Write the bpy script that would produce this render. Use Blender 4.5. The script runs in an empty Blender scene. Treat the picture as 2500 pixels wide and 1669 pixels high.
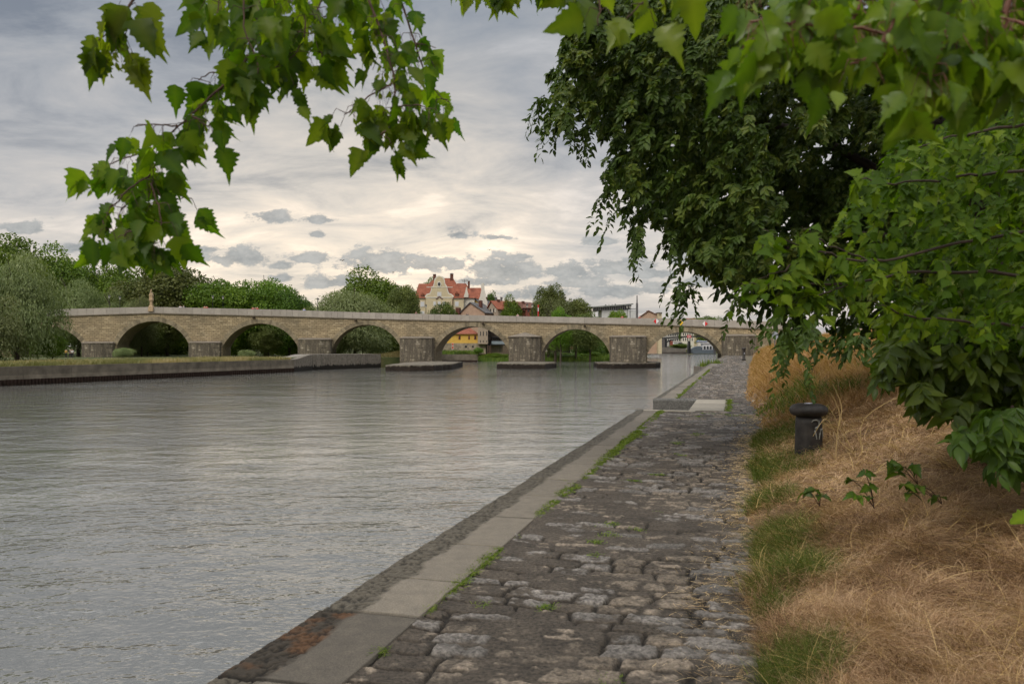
import bpy, math, random
import numpy as np
from mathutils import Vector, Matrix
R = math.radians
rng = np.random.default_rng(7)
random.seed(7)
scene = bpy.context.scene
COL = scene.collection
F = 1944.0          # focal length in photo pixels (28 mm lens)
EYE = 1.65          # eye height above the quay path
HOR = 846.0
WZ = -2.55          # water level
def at(px, py, Y):
    return Vector(((px-1250)/F*Y, Y, EYE-(py-HOR)/F*Y))
def zat(py, Y): return EYE-(py-HOR)/F*Y
def xat(px, Y): return (px-1250)/F*Y
def quay(u, v, z=0.0):   # along / across the quay
    return (u*.2709+v*.9626, u*.9626-v*.2709, z)

# ------------------------------------------------ materials
MATS = {}
def new_mat(name):
    m = bpy.data.materials.new(name); m.use_nodes = True
    nt = m.node_tree; nt.nodes.clear()
    out = nt.nodes.new('ShaderNodeOutputMaterial')
    return m, nt, out
class NT:
    def __init__(s, nt): s.nt = nt
    def n(s, typ, **kw):
        nd = s.nt.nodes.new(typ)
        for k, v in kw.items():
            if k in nd.inputs.keys(): nd.inputs[k].default_value = v
            else: setattr(nd, k, v)
        return nd
    def l(s, a, b): s.nt.links.new(a, b)
    def coords(s, kind='Object', scale=(1,1,1), rot=(0,0,0), loc=(0,0,0)):
        tc = s.n('ShaderNodeTexCoord'); mp = s.n('ShaderNodeMapping')
        mp.inputs['Scale'].default_value = scale; mp.inputs['Rotation'].default_value = rot
        mp.inputs['Location'].default_value = loc
        s.l(tc.outputs[kind], mp.inputs['Vector']); return mp.outputs[0]
    def noise(s, vec, scale=5, detail=4, rough=.55, dist=0):
        n = s.n('ShaderNodeTexNoise'); n.inputs['Scale'].default_value = scale
        n.inputs['Detail'].default_value = detail; n.inputs['Roughness'].default_value = rough
        n.inputs['Distortion'].default_value = dist
        if vec is not None: s.l(vec, n.inputs['Vector'])
        return n.outputs['Fac']
    def ramp(s, fac, stops, interp='LINEAR'):
        r = s.n('ShaderNodeValToRGB'); r.color_ramp.interpolation = interp
        e = r.color_ramp.elements
        while len(e) < len(stops): e.new(.5)
        for el, (p, c) in zip(e, stops):
            el.position = p; el.color = (*c, 1) if len(c) == 3 else c
        s.l(fac, r.inputs[0]); return r.outputs[0]
    def mix(s, fac, a, b, mode='MIX'):
        m = s.n('ShaderNodeMix', data_type='RGBA', blend_type=mode)
        for sock, v in ((m.inputs[0], fac), (m.inputs[6], a), (m.inputs[7], b)):
            if hasattr(v, 'links'): s.l(v, sock)
            elif isinstance(v, (int, float)): sock.default_value = v
            else: sock.default_value = (*v, 1)
        return m.outputs[2]
    def math(s, op, a, b=None, c=None, clamp=False):
        m = s.n('ShaderNodeMath', operation=op, use_clamp=clamp)
        for i, v in enumerate((a, b, c)):
            if v is None: continue
            if hasattr(v, 'links'): s.l(v, m.inputs[i])
            else: m.inputs[i].default_value = v
        return m.outputs[0]
    def bump(s, h, strength=.3, dist=.02, normal=None):
        b = s.n('ShaderNodeBump'); b.inputs['Strength'].default_value = strength
        b.inputs['Distance'].default_value = dist; s.l(h, b.inputs['Height'])
        if normal is not None: s.l(normal, b.inputs['Normal'])
        return b.outputs[0]
    def principled(s, color, rough=.8, normal=None, metal=0, spec=.3):
        p = s.n('ShaderNodeBsdfPrincipled')
        if hasattr(color, 'links'): s.l(color, p.inputs['Base Color'])
        else: p.inputs['Base Color'].default_value = (*color, 1)
        if hasattr(rough, 'links'): s.l(rough, p.inputs['Roughness'])
        else: p.inputs['Roughness'].default_value = rough
        p.inputs['Metallic'].default_value = metal
        p.inputs['Specular IOR Level'].default_value = spec
        if normal is not None: s.l(normal, p.inputs['Normal'])
        return p.outputs[0]
def plain(name, color, rough=.7, vary=.25, scale=3., bump=.2, bscale=None, metal=0, spec=.3, bdist=.02, tint=False):
    """painted / stone-like surface with a mottled colour and a little relief"""
    if name in MATS: return MATS[name]
    m, nt, out = new_mat(name); N = NT(nt)
    v = N.coords('Object')
    f = N.noise(v, scale, 6, .6)
    c = np.array(color)
    col = N.ramp(f, [(.3, tuple(c*(1-vary))), (.7, tuple(np.clip(c*(1+vary), 0, 1)))])
    if tint:
        a = N.n('ShaderNodeAttribute', attribute_name='tint')
        g = N.math('MULTIPLY_ADD', a.outputs['Fac'], .55, .72)
        h = N.n('ShaderNodeHueSaturation'); N.l(col, h.inputs['Color']); N.l(g, h.inputs['Value']); col = h.outputs[0]
    nb = N.noise(v, bscale or scale*8, 5, .65)
    p = N.principled(col, rough, N.bump(nb, bump, bdist) if bump else None, metal, spec)
    N.l(p, out.inputs['Surface']); MATS[name] = m; return m
def leaf_mat(name, dark, mid, light, trans=.4, rough=.5, spec=.25, thue=1.25):
    m, nt, out = new_mat(name); N = NT(nt)
    a = N.n('ShaderNodeAttribute', attribute_name='tint')
    oi = N.n('ShaderNodeObjectInfo')
    col = N.ramp(a.outputs['Fac'], [(0, dark), (.5, mid), (1, light)])
    hs = N.n('ShaderNodeHueSaturation'); N.l(col, hs.inputs['Color'])
    N.l(N.math('MULTIPLY_ADD', oi.outputs['Random'], .4, .8), hs.inputs['Value'])
    N.l(N.math('MULTIPLY_ADD', oi.outputs['Random'], .03, .478), hs.inputs['Hue'])
    col = hs.outputs[0]
    p = N.principled(col, rough, None, 0, spec)
    tcol = N.mix(1.0, col, (thue, thue*1.05, .55), 'MULTIPLY')
    t = N.n('ShaderNodeBsdfTranslucent'); N.l(tcol, t.inputs['Color'])
    ms = N.n('ShaderNodeMixShader'); ms.inputs[0].default_value = trans
    N.l(p, ms.inputs[1]); N.l(t.outputs[0], ms.inputs[2]); N.l(ms.outputs[0], out.inputs['Surface'])
    MATS[name] = m; return m

# ------------------------------------------------ mesh building
class Geo:
    def __init__(s): s.v = []; s.f = {}; s.n = 0; s.t = []; s.uv = None
    def add(s, V, faces, tint=.5):
        V = np.asarray(V, float).reshape(-1, 3)
        for f in faces:
            f = np.asarray(f, int)
            if f.ndim == 1: f = f[None]
            s.f.setdefault(f.shape[1], []).append(f+s.n)
        s.v.append(V); s.t.append(np.broadcast_to(np.asarray(tint, float), (len(V),)).copy()); s.n += len(V)
        return s
    def box(s, x0, x1, y0, y1, z0, z1, tint=.5, M=None, taper=0):
        t = taper
        V = np.array([(x0,y0,z0),(x1,y0,z0),(x1,y1,z0),(x0,y1,z0),(x0+t,y0+t,z1),(x1-t,y0+t,z1),(x1-t,y1-t,z1),(x0+t,y1-t,z1)], float)
        if M is not None: V = xf(V, M)
        return s.add(V, [[(0,3,2,1),(4,5,6,7),(0,1,5,4),(1,2,6,5),(2,3,7,6),(3,0,4,7)]], tint)
    def prism(s, poly, h0, h1, M=None, tint=.5):   # poly in xz plane, extruded along y from h0 to h1
        n = len(poly)
        V = [(x, h0, z) for x, z in poly]+[(x, h1, z) for x, z in poly]
        if M is not None: V = xf(V, M)
        i = np.arange(n); j = (i+1) % n
        s.add(V, [np.stack([i, j, j+n, i+n], 1)], tint)
        base = s.n-2*n
        s.f.setdefault(n, []).append((np.arange(n)[::-1]+base)[None]); s.f.setdefault(n, []).append((np.arange(n)+n+base)[None])
        return s
    def lathe(s, prof, n=20, M=None, tint=.5):      # prof: (r,z)
        a = np.linspace(0, 2*np.pi, n, endpoint=False)
        V = np.concatenate([np.stack([r*np.cos(a), r*np.sin(a), np.full(n, z)], 1) for r, z in prof])
        if M is not None: V = xf(V, M)
        i = np.arange(n); j = (i+1) % n; fs = []
        for k in range(len(prof)-1):
            fs.append(np.stack([i+k*n, j+k*n, j+k*n+n, i+k*n+n], 1))
        s.add(V, [np.concatenate(fs)], tint)
        b = s.n-len(V)
        s.f.setdefault(n, []).append((i[::-1]+b)[None]); s.f.setdefault(n, []).append((i+b+(len(prof)-1)*n)[None])
        return s
    def tube(s, pts, rad, n=6, tint=.5):
        P = np.asarray(pts, float); m = len(P)
        rad = np.broadcast_to(np.asarray(rad, float), (m,))
        T = np.gradient(P, axis=0); T /= np.linalg.norm(T, axis=1)[:, None]+1e-9
        up = np.where(np.abs(T[:, 2:3]) > .9, np.array([[1., 0, 0]]), np.array([[0, 0, 1.]]))
        A = np.cross(T, up); A /= np.linalg.norm(A, axis=1)[:, None]+1e-9; B = np.cross(T, A)
        a = np.linspace(0, 2*np.pi, n, endpoint=False)
        V = P[:, None]+rad[:, None, None]*(np.cos(a)[None, :, None]*A[:, None]+np.sin(a)[None, :, None]*B[:, None])
        i = np.arange(n); j = (i+1) % n; fs = []
        for k in range(m-1): fs.append(np.stack([i+k*n, j+k*n, j+k*n+n, i+k*n+n], 1))
        s.add(V.reshape(-1, 3), [np.concatenate(fs)], tint)
        b = s.n-m*n
        s.f.setdefault(n, []).append((i[::-1]+b)[None]); s.f.setdefault(n, []).append((i+b+(m-1)*n)[None])
        return s
    def inst(s, TV, TF, Rm, pos, scl, tint):      # many copies of one template
        N = len(pos); m = len(TV)
        scl = np.asarray(scl, float); scl = scl[:, None] if scl.ndim == 1 else scl
        L = TV[None]*scl[:, None, :] if scl.shape[1] == 3 else TV[None]*scl[:, :, None]
        V = np.einsum('nij,nmj->nmi', Rm, L)+pos[:, None]
        off = (np.arange(N)*m)[:, None, None]
        fs = [(f[None]+off).reshape(-1, f.shape[1]) for f in TF]
        s.add(V.reshape(-1, 3), fs, np.repeat(tint, m)); return s
    def build(s, name, mat, parent=None, smooth=False, loc=None, col=None):
        V = np.concatenate(s.v) if s.v else np.zeros((0, 3))
        if loc is not None: V = V-np.array(loc)
        me = bpy.data.meshes.new(name)
        me.vertices.add(len(V)); me.vertices.foreach_set('co', V.astype(np.float32).ravel())
        loops = []; starts = []; tot = 0
        for k, fl in s.f.items():
            A = np.concatenate(fl); loops.append(A.ravel())
            starts.append(tot+np.arange(len(A))*k); tot += A.size
        loops = np.concatenate(loops); starts = np.concatenate(starts)
        me.loops.add(len(loops)); me.loops.foreach_set('vertex_index', loops.astype(np.int32))
        me.polygons.add(len(starts)); me.polygons.foreach_set('loop_start', starts.astype(np.int32))
        me.update(calc_edges=True)
        me.polygons.foreach_set('use_smooth', np.full(len(starts), bool(smooth)))
        at_ = me.attributes.new('tint', 'FLOAT', 'POINT'); at_.data.foreach_set('value', np.concatenate(s.t).astype(np.float32))
        if col is not None:
            ca = me.attributes.new('col', 'FLOAT_COLOR', 'POINT')
            ca.data.foreach_set('color', np.concatenate([col, np.ones((len(col), 1))], 1).astype(np.float32).ravel())
        me.validate()
        me.materials.append(mat)
        o = bpy.data.objects.new(name, me); COL.objects.link(o)
        if loc is not None: o.location = loc
        if parent is not None: o.parent = parent
        return o
def xf(V, M):
    V = np.asarray(V, float); A = np.array(M); return V@A[:3, :3].T+A[:3, 3]
def TR(x=0, y=0, z=0, rz=0, rx=0, ry=0, s=1):
    return Matrix.Translation((x, y, z)) @ Matrix.Rotation(rz, 4, 'Z') @ Matrix.Rotation(ry, 4, 'Y') @ Matrix.Rotation(rx, 4, 'X') @ Matrix.Scale(s, 4)
def tag(o, label=None, cat=None, group=None, kind=None):
    if label: o['label'] = label
    if cat: o['category'] = cat
    if group: o['group'] = group
    if kind: o['kind'] = kind
    return o
def empty(name, loc, rz=0, label=None, cat=None, group=None):
    o = bpy.data.objects.new(name, None); COL.objects.link(o)
    o.location = loc; o.rotation_euler = (0, 0, rz); o.empty_display_size = .2
    return tag(o, label, cat, group)
def dup(root, loc, rz=0, label=None, scale=None, group=None):
    def cp(o, parent):
        c = o.copy(); COL.objects.link(c)
        if parent is not None: c.parent = parent
        for ch in o.children: cp(ch, c)
        return c
    c = cp(root, None); c.location = loc; c.rotation_euler = (0, 0, rz)
    if label: c['label'] = label
    if group: c['group'] = group
    if scale is not None: c.scale = scale if hasattr(scale, '__len__') else (scale,)*3
    return c
def frames(T, Nrm):
    """rotation matrices with local y along T and local z close to Nrm"""
    T = T/(np.linalg.norm(T, axis=1)[:, None]+1e-9)
    X = np.cross(T, Nrm); X /= np.linalg.norm(X, axis=1)[:, None]+1e-9
    Z = np.cross(X, T)
    return np.stack([X, T, Z], 2)
def runit(n):
    a = rng.normal(size=(n, 3)); return a/np.linalg.norm(a, axis=1)[:, None]
def vnoise(x, y, seed=0):
    """smooth 2-D value noise in 0..1"""
    xi = np.floor(x).astype(np.int64); yi = np.floor(y).astype(np.int64); fx = x-xi; fy = y-yi
    fx = fx*fx*(3-2*fx); fy = fy*fy*(3-2*fy)
    def h(a, b):
        n = (a*374761393+b*668265263+seed*1442695041) & 0x7fffffff
        n = ((n ^ (n >> 13))*1274126177) & 0x7fffffff
        return ((n ^ (n >> 16)) & 0xffff)/65535.
    return (h(xi, yi)*(1-fx)+h(xi+1, yi)*fx)*(1-fy)+(h(xi, yi+1)*(1-fx)+h(xi+1, yi+1)*fx)*fy
def fbm(x, y, o=4, seed=0):
    s = 0; a = .5; t = 0
    for k in range(o): s = s+a*vnoise(x*2**k, y*2**k, seed+k); t += a; a *= .5
    return s/t

# ------------------------------------------------ camera
cam = bpy.data.cameras.new('camera'); camo = bpy.data.objects.new('camera', cam); COL.objects.link(camo)
cam.lens = 28; cam.sensor_width = 36; cam.shift_y = (HOR-834.5)/2500
camo.location = (0, 0, EYE); camo.rotation_euler = (R(90), 0, 0)
cam.clip_end = 6000; cam.clip_start = .05
cam.dof.use_dof = True; cam.dof.focus_distance = 45; cam.dof.aperture_fstop = 6.3
scene.camera = camo
scene.view_settings.view_transform = 'Standard'; scene.view_settings.look = 'None'
scene.view_settings.gamma = 1; scene.view_settings.exposure = .28
cy = scene.cycles
cy.max_bounces = 4; cy.diffuse_bounces = 2; cy.glossy_bounces = 2; cy.transmission_bounces = 2; cy.transparent_max_bounces = 4
cy.use_denoising = True; cy.use_adaptive_sampling = True; cy.adaptive_threshold = .03
cy.sample_clamp_indirect = 6; cy.caustics_reflective = False; cy.caustics_refractive = False

# ------------------------------------------------ sky
FILL_EL, FILL_AZ = R(42), R(-150)   # azimuth measured from +Y towards +X
w = bpy.data.worlds.new('World'); scene.world = w; w.use_nodes = True
nt = w.node_tree; nt.nodes.clear(); N = NT(nt)
wo = N.n('ShaderNodeOutputWorld'); bg = N.n('ShaderNodeBackground')
sky = N.n('ShaderNodeTexSky', sky_type='NISHITA'); sky.sun_disc = False
sky.sun_elevation = FILL_EL; sky.sun_rotation = FILL_AZ
sky.air_density = 1.5; sky.dust_density = 3
tc = N.n('ShaderNodeTexCoord'); sep = N.n('ShaderNodeSeparateXYZ'); N.l(tc.outputs['Generated'], sep.inputs[0])
dx, dy, dz = sep.outputs
el = N.math('MAXIMUM', dz, .0)
# stratus sheet: direction projected on a high plane gives streaks that flatten towards the horizon
inv = N.math('DIVIDE', 1.0, N.math('ADD', el, .21))
cx = N.math('MULTIPLY', dx, inv); cyy = N.math('MULTIPLY', dy, inv)
cb = N.n('ShaderNodeCombineXYZ'); N.l(cx, cb.inputs[0]); N.l(cyy, cb.inputs[1])
mp = N.n('ShaderNodeMapping'); mp.inputs['Scale'].default_value = (1.05, 1.5, 1); mp.inputs['Rotation'].default_value = (0, 0, R(8)); mp.inputs['Location'].default_value = (3.1, 1.7, 0)
N.l(cb.outputs[0], mp.inputs['Vector'])
n1 = N.noise(mp.outputs[0], 2.3, 9, .62, .35)
mp2 = N.n('ShaderNodeMapping'); mp2.inputs['Scale'].default_value = (.2, .5, 1); mp2.inputs['Location'].default_value = (9, 4, 0)
N.l(cb.outputs[0], mp2.inputs['Vector'])
n2 = N.noise(mp2.outputs[0], 1.0, 4, .5, .3)
stratus = N.math('ADD', N.math('MULTIPLY', n1, .72), N.math('MULTIPLY', n2, .28))
vert = N.ramp(dz, [(0, (.53, .49, .45)), (.09, (.69, .63, .565)), (.15, (.60, .56, .525)), (.26, (.435, .43, .435)), (.38, (.335, .35, .375)), (1, (.44, .47, .52))])
shade = N.ramp(stratus, [(.36, (.50, .55, .63)), (.47, (.80, .83, .87)), (.55, (.97, .97, .97)), (.66, (1.30, 1.26, 1.22))])
cloud = N.mix(1.0, vert, shade, 'MULTIPLY')
# warm opening in front of us where the low sunset sits behind the sheet
dotn = N.n('ShaderNodeVectorMath', operation='DOT_PRODUCT'); N.l(tc.outputs['Generated'], dotn.inputs[0])
gd = Vector(((905-1250)/F, 1, .135)).normalized(); dotn.inputs[1].default_value = gd
glow = N.n('ShaderNodeMapRange', interpolation_type='SMOOTHERSTEP'); N.l(dotn.outputs['Value'], glow.inputs[0])
glow.inputs[1].default_value = .955; glow.inputs[2].default_value = 1.0; glow.inputs[3].default_value = 0; glow.inputs[4].default_value = 1
cloud = N.mix(glow.outputs[0], cloud, N.mix(1.0, cloud, (1.42, 1.32, 1.17), 'MULTIPLY'))
# small low cumulus: one soft noisy puff per listed direction
az = N.math('DIVIDE', dx, N.math('MAXIMUM', dy, .05)); elv = N.math('DIVIDE', dz, N.math('MAXIMUM', dy, .05))
cb2 = N.n('ShaderNodeCombineXYZ'); N.l(az, cb2.inputs[0]); N.l(elv, cb2.inputs[1])
wn = N.n('ShaderNodeTexNoise'); wn.inputs['Scale'].default_value = 34; wn.inputs['Detail'].default_value = 8; wn.inputs['Roughness'].default_value = .66
mpw = N.n('ShaderNodeMapping'); mpw.inputs['Scale'].default_value = (1, 1.7, 1); N.l(cb2.outputs[0], mpw.inputs['Vector']); N.l(mpw.outputs[0], wn.inputs['Vector'])
wob = wn.outputs['Fac']
puffs = [(590,632,78,27),(668,533,50,20),(778,537,44,13),(760,632,50,15),(775,573,22,10),(690,650,30,14),(690,680,30,12),(445,612,32,16),
 (505,610,40,9),(190,607,40,16),(820,690,75,20),(930,648,100,36),(1045,650,60,22),(1118,574,33,14),(1213,580,32,8),(1270,628,28,8),(1225,664,95,38),
 (1110,650,26,16),(1395,665,75,22),(1465,590,44,12),(1520,655,95,24),(1415,690,80,20),(1590,668,60,16),(1600,708,40,20),(1330,720,90,22),(1500,715,90,20),(1180,690,80,14),(60,560,60,18),(1690,640,60,18),(1720,690,70,20)]
acc = None
for (px, py, rx, ry) in puffs:
    a0 = (px-1250)/F; e0 = (HOR-py)/F
    q1 = N.n('ShaderNodeVectorMath', operation='MULTIPLY_ADD'); N.l(cb2.outputs[0], q1.inputs[0]); q1.inputs[1].default_value = (F/rx, F/ry, 0); q1.inputs[2].default_value = (-a0*F/rx, -e0*F/ry, 0)
    # flat base: the lower half falls off faster
    q2 = N.n('ShaderNodeVectorMath', operation='MULTIPLY'); N.l(q1.outputs[0], q2.inputs[0]); q2.inputs[1].default_value = (-1, -1.7, 0)
    q3 = N.n('ShaderNodeVectorMath', operation='MAXIMUM'); N.l(q1.outputs[0], q3.inputs[0]); N.l(q2.outputs[0], q3.inputs[1])
    q4 = N.n('ShaderNodeVectorMath', operation='LENGTH'); N.l(q3.outputs[0], q4.inputs[0]); v_ = q4.outputs['Value']
    acc = v_ if acc is None else N.math('MINIMUM', acc, v_)
dens = N.math('ADD', N.math('SUBTRACT', 1.35, acc), N.math('MULTIPLY', N.math('SUBTRACT', wob, .5), 4.2))
pm = N.n('ShaderNodeMapRange', interpolation_type='SMOOTHSTEP'); N.l(dens, pm.inputs[0])
pm.inputs[1].default_value = .05; pm.inputs[2].default_value = .6; pm.inputs[3].default_value = 0; pm.inputs[4].default_value = .82
front = N.math('GREATER_THAN', dy, .1)
pf = N.math('MULTIPLY', pm.outputs[0], front)
pcol = N.ramp(wob, [(.35, (.19, .215, .235)), (.62, (.38, .39, .39))])
cloud = N.mix(pf, cloud, pcol)
# high up, outside the frame, the sheet is brighter (a real overcast is brightest overhead)
hi = N.n('ShaderNodeMapRange', interpolation_type='SMOOTHSTEP'); N.l(dz, hi.inputs[0])
hi.inputs[1].default_value = .42; hi.inputs[2].default_value = .85; hi.inputs[3].default_value = 1; hi.inputs[4].default_value = 3.5
warm = N.ramp(dz, [(.42, (1, 1, 1)), (.7, (1.07, 1.0, .90))]); cloud = N.mix(1.0, cloud, warm, 'MULTIPLY')
vm = N.n('ShaderNodeVectorMath', operation='SCALE'); N.l(cloud, vm.inputs[0]); N.l(hi.outputs[0], vm.inputs['Scale'])
SKYF = .08
skm = N.n('ShaderNodeVectorMath', operation='SCALE'); N.l(sky.outputs[0], skm.inputs[0]); skm.inputs['Scale'].default_value = SKYF
mixs = N.mix(.93, skm.outputs[0], vm.outputs[0])
N.l(mixs, bg.inputs['Color']); bg.inputs['Strength'].default_value = 1.0
N.l(bg.outputs[0], wo.inputs['Surface'])
sl = bpy.data.lights.new('fill_sun', 'SUN'); sl.energy = 1.5; sl.angle = R(25); sl.color = (1, .93, .82)  # added fill from behind left for the bridge front, opposite the sunset glow
so = bpy.data.objects.new('fill_sun', sl); COL.objects.link(so)
sd = Vector((math.sin(FILL_AZ)*math.cos(FILL_EL), math.cos(FILL_AZ)*math.cos(FILL_EL), math.sin(FILL_EL)))
so.rotation_euler = sd.to_track_quat('Z', 'Y').to_euler()
# ================================================ WATER AND LAND
WAVE = (.080, .038, .0160)
from mathutils.geometry import tessellate_polygon
# wave height as a node group, sampled three times so that the true slope is known at every point
wg = bpy.data.node_groups.new('wave_height', 'ShaderNodeTree')
wg.interface.new_socket('Vector', in_out='INPUT', socket_type='NodeSocketVector'); wg.interface.new_socket('Height', in_out='OUTPUT', socket_type='NodeSocketFloat')
G_ = NT(wg); gi = G_.n('NodeGroupInput'); go_ = G_.n('NodeGroupOutput')
def wn_(scale, rot, st, detail, dist):
    mp_ = G_.n('ShaderNodeMapping'); mp_.inputs['Scale'].default_value = st; mp_.inputs['Rotation'].default_value = (0, 0, R(rot)); G_.l(gi.outputs[0], mp_.inputs['Vector'])
    return G_.noise(mp_.outputs[0], scale, detail, .5, dist)
hh_ = G_.math('MULTIPLY', wn_(.45, 10, (1, 1.5, 1), 1, .3), WAVE[0])
for (sc, rot, st, de, di, am) in ((1.9, -8, (1, 1.4, 1), 2, .4, WAVE[1]), (5.5, 14, (1, 1.25, 1), 2, .3, WAVE[2]), (13., 30, (1, 1.1, 1), 1, .2, .0035)):
    hh_ = G_.math('ADD', hh_, G_.math('MULTIPLY', wn_(sc, rot, st, de, di), am))
G_.l(hh_, go_.inputs[0])
m, nt, out = new_mat('river_water'); N = NT(nt)
pos = N.n('ShaderNodeNewGeometry').outputs['Position']
big = N.noise(N.coords('Object', (.035, .12, 1), (0, 0, R(-6))), 1, 4, .6, 1.0)      # calm and ruffled patches
big2 = N.noise(N.coords('Object', (.22, .7, 1), (0, 0, R(-9))), 1, 3, .6, .8)
gain = N.math('ADD', N.math('MULTIPLY', N.math('SUBTRACT', big, .5), 3.2), N.math('MULTIPLY_ADD', N.math('SUBTRACT', big2, .5), 2.6, 1.0))
gain = N.math('MINIMUM', N.math('MAXIMUM', gain, .35), 2.2)
def samp(off):
    ad_ = N.n('ShaderNodeVectorMath', operation='ADD'); N.l(pos, ad_.inputs[0]); ad_.inputs[1].default_value = off
    g_ = N.n('ShaderNodeGroup'); g_.node_tree = wg; N.l(ad_.outputs[0], g_.inputs[0]); return g_.outputs[0]
EPS = .015
h0 = samp((0, 0, 0)); hx = samp((EPS, 0, 0)); hy = samp((0, EPS, 0))
gx = N.math('MULTIPLY', N.math('SUBTRACT', h0, hx), 1/EPS); gy = N.math('MULTIPLY', N.math('SUBTRACT', h0, hy), 1/EPS)
cn = N.n('ShaderNodeCombineXYZ'); N.l(N.math('MULTIPLY', gx, gain), cn.inputs[0]); N.l(N.math('MULTIPLY', gy, gain), cn.inputs[1]); cn.inputs[2].default_value = 1
nn_ = N.n('ShaderNodeVectorMath', operation='NORMALIZE'); N.l(cn.outputs[0], nn_.inputs[0])
p = N.n('ShaderNodeBsdfPrincipled'); p.inputs['Base Color'].default_value = (.135, .132, .118, 1)
p.inputs['Roughness'].default_value = .04; p.inputs['IOR'].default_value = 2.7; N.l(nn_.outputs[0], p.inputs['Normal'])
N.l(p.outputs[0], out.inputs['Surface'])
WATER = m
g = Geo()
g.add([(-420, -40, WZ), (420, -40, WZ), (420, 900, WZ), (-420, 900, WZ)], [[(0, 1, 2, 3)]])
tag(g.build('river_water', WATER), kind='structure')

def sheet(name, poly, mat, skirt=None):
    V = [Vector(p) for p in poly]; T = tessellate_polygon([V])
    T = [t if (V[t[1]]-V[t[0]]).cross(V[t[2]]-V[t[0]]).z > 0 else t[::-1] for t in T]
    g = Geo(); g.add([tuple(p) for p in poly], [np.array(T)])
    if skirt is not None:
        k = len(poly); i = np.arange(k)
        g.add([tuple(p) for p in poly]+[(p[0], p[1], skirt) for p in poly], [np.stack([i, i+k, (i+1) % k+k, (i+1) % k], 1)])
    return g.build(name, mat)
m, nt, out = new_mat('far_ground'); N = NT(nt)
v = N.coords('Object'); f = N.noise(v, .12, 6, .65)
col = N.ramp(f, [(.35, (.035, .055, .018)), (.55, (.09, .10, .035)), (.7, (.19, .16, .07))])
N.l(N.principled(col, .95, N.bump(N.noise(v, 3, 4), .6, .1)), out.inputs['Surface']); FARG = m
LW = [(-54.1-.358*70, 84.2-.934*70), (-54.1, 84.2), (xat(718, 132.5), 132.5), (xat(763, 143), 143), (xat(930, 160), 160)]   # left bank wall in plan
LZ = [-.5, -.5, -.47, .24, .22]
poly = [(x-.5, y+.15, -.52) for x, y in LW]+[(xat(1040, 168), 168, -.6), (xat(1062, 205), 205, -.52), (xat(1080, 221), 221, -.52), (xat(1168, 223), 223, -.52), (xat(1168, 230), 230, -2.3), (xat(1242, 232), 232, -2.3), (xat(1488, 234), 234, -2.3), (xat(1530, 262), 262, -2.2), (xat(1560, 330), 330, -1.0),
   (xat(1590, 500), 500, .2), (xat(1700, 505), 505, .2), (220, 505, .2), (3000, 505, .2), (3000, 5000, 2), (-3000, 5000, 2), (-3000, 30, -.5), (-300, 18, -.5)]
tag(sheet('ground_far_bank', poly, FARG, WZ-.5), kind='structure')

# ------------------------------------------------ left bank: concrete quay on steel sheet piling
conc = plain('concrete_old', (.155, .132, .10), .9, .35, .8, .4, 6, tint=True)
m, nt, out = new_mat('concrete_stained'); N = NT(nt)
v = N.coords('Object'); vs = N.coords('Object', (2.2, 2.2, .12))
st = N.noise(vs, 1.2, 6, .65); f = N.noise(v, 2.5, 6, .65)
base = N.ramp(f, [(.3, (.11, .095, .075)), (.7, (.24, .21, .17))])
base = N.mix(N.ramp(st, [(.52, (0, 0, 0)), (.62, (.45, .45, .45))]), base, (.05, .043, .035))
sp = N.n('ShaderNodeSeparateXYZ'); N.l(v, sp.inputs[0])
lowm = N.math('ADD', sp.outputs[2], N.math('MULTIPLY', N.math('SUBTRACT', N.noise(N.coords('Object', (1, 1, .3)), 2.2, 4, .7), .5), 1.6))
algae = N.ramp(N.math('MULTIPLY_ADD', lowm, .5, 1.2), [(.30, (1, 1, 1)), (.37, (0, 0, 0))])
base = N.mix(algae, base, (.012, .009, .006))
N.l(N.principled(base, .85, N.bump(f, .5, .05)), out.inputs['Surface']); STAIN = m
steel = plain('rusted_piling', (.030, .018, .013), .8, .5, 3, .3, 12, spec=.2)

root = empty('river_wall', (LW[1][0], LW[1][1], WZ), 0, 'long low concrete river wall along the grassy left bank', 'river wall')
def local(o):   # geometry was written in world coordinates: keep it there under its parent
    o.location = -Vector(o.parent.location) if o.parent.rotation_euler.z == 0 else o.location
    return o
g = Geo(); gl = Geo()
P0, P1 = Vector(LW[0]), Vector(LW[2]); d = (P1-P0); L = d.length; d.normalize(); nrm2 = Vector((d.y, -d.x))
n = int(L/6)
for i in range(n):
    a = P0+d*(L*i/n); b = P0+d*(L*(i+1)/n-.03)
    def strip(G, za, zb, th, off, tint):
        q = [a+nrm2*off, b+nrm2*off, b-nrm2*(th-off), a-nrm2*(th-off)]
        V = [(p.x, p.y, za) for p in q]+[(p.x, p.y, zb) for p in q]
        G.add(V, [[(0, 1, 5, 4), (1, 2, 6, 5), (2, 3, 7, 6), (3, 0, 4, 7), (4, 5, 6, 7)]], tint)
    strip(g, -1.45, -.50+random.uniform(-.01, .01), .5, .0, random.uniform(.1, .45))
    strip(gl, -1.9, -1.45, .55, .05, random.uniform(.75, 1))
local(g.build('wall_cap', conc, root)); local(gl.build('concrete_band', conc, root))
g = Geo(); pts = []; s = 0
pat = [(0, .12), (.16, .12), (.2, -.04), (.36, -.04)]
while s < L:
    for ds, o in pat:
        if s+ds < L: pts.append(P0+d*(s+ds)+nrm2*(o+.05))
    s += .42
V = [(p.x, p.y, WZ-.6) for p in pts]+[(p.x, p.y, -1.9) for p in pts]; k = len(pts); i = np.arange(k-1)
g.add(V, [np.stack([i, i+1, i+1+k, i+k], 1)]); local(g.build('sheet_piling', steel, root))
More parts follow.
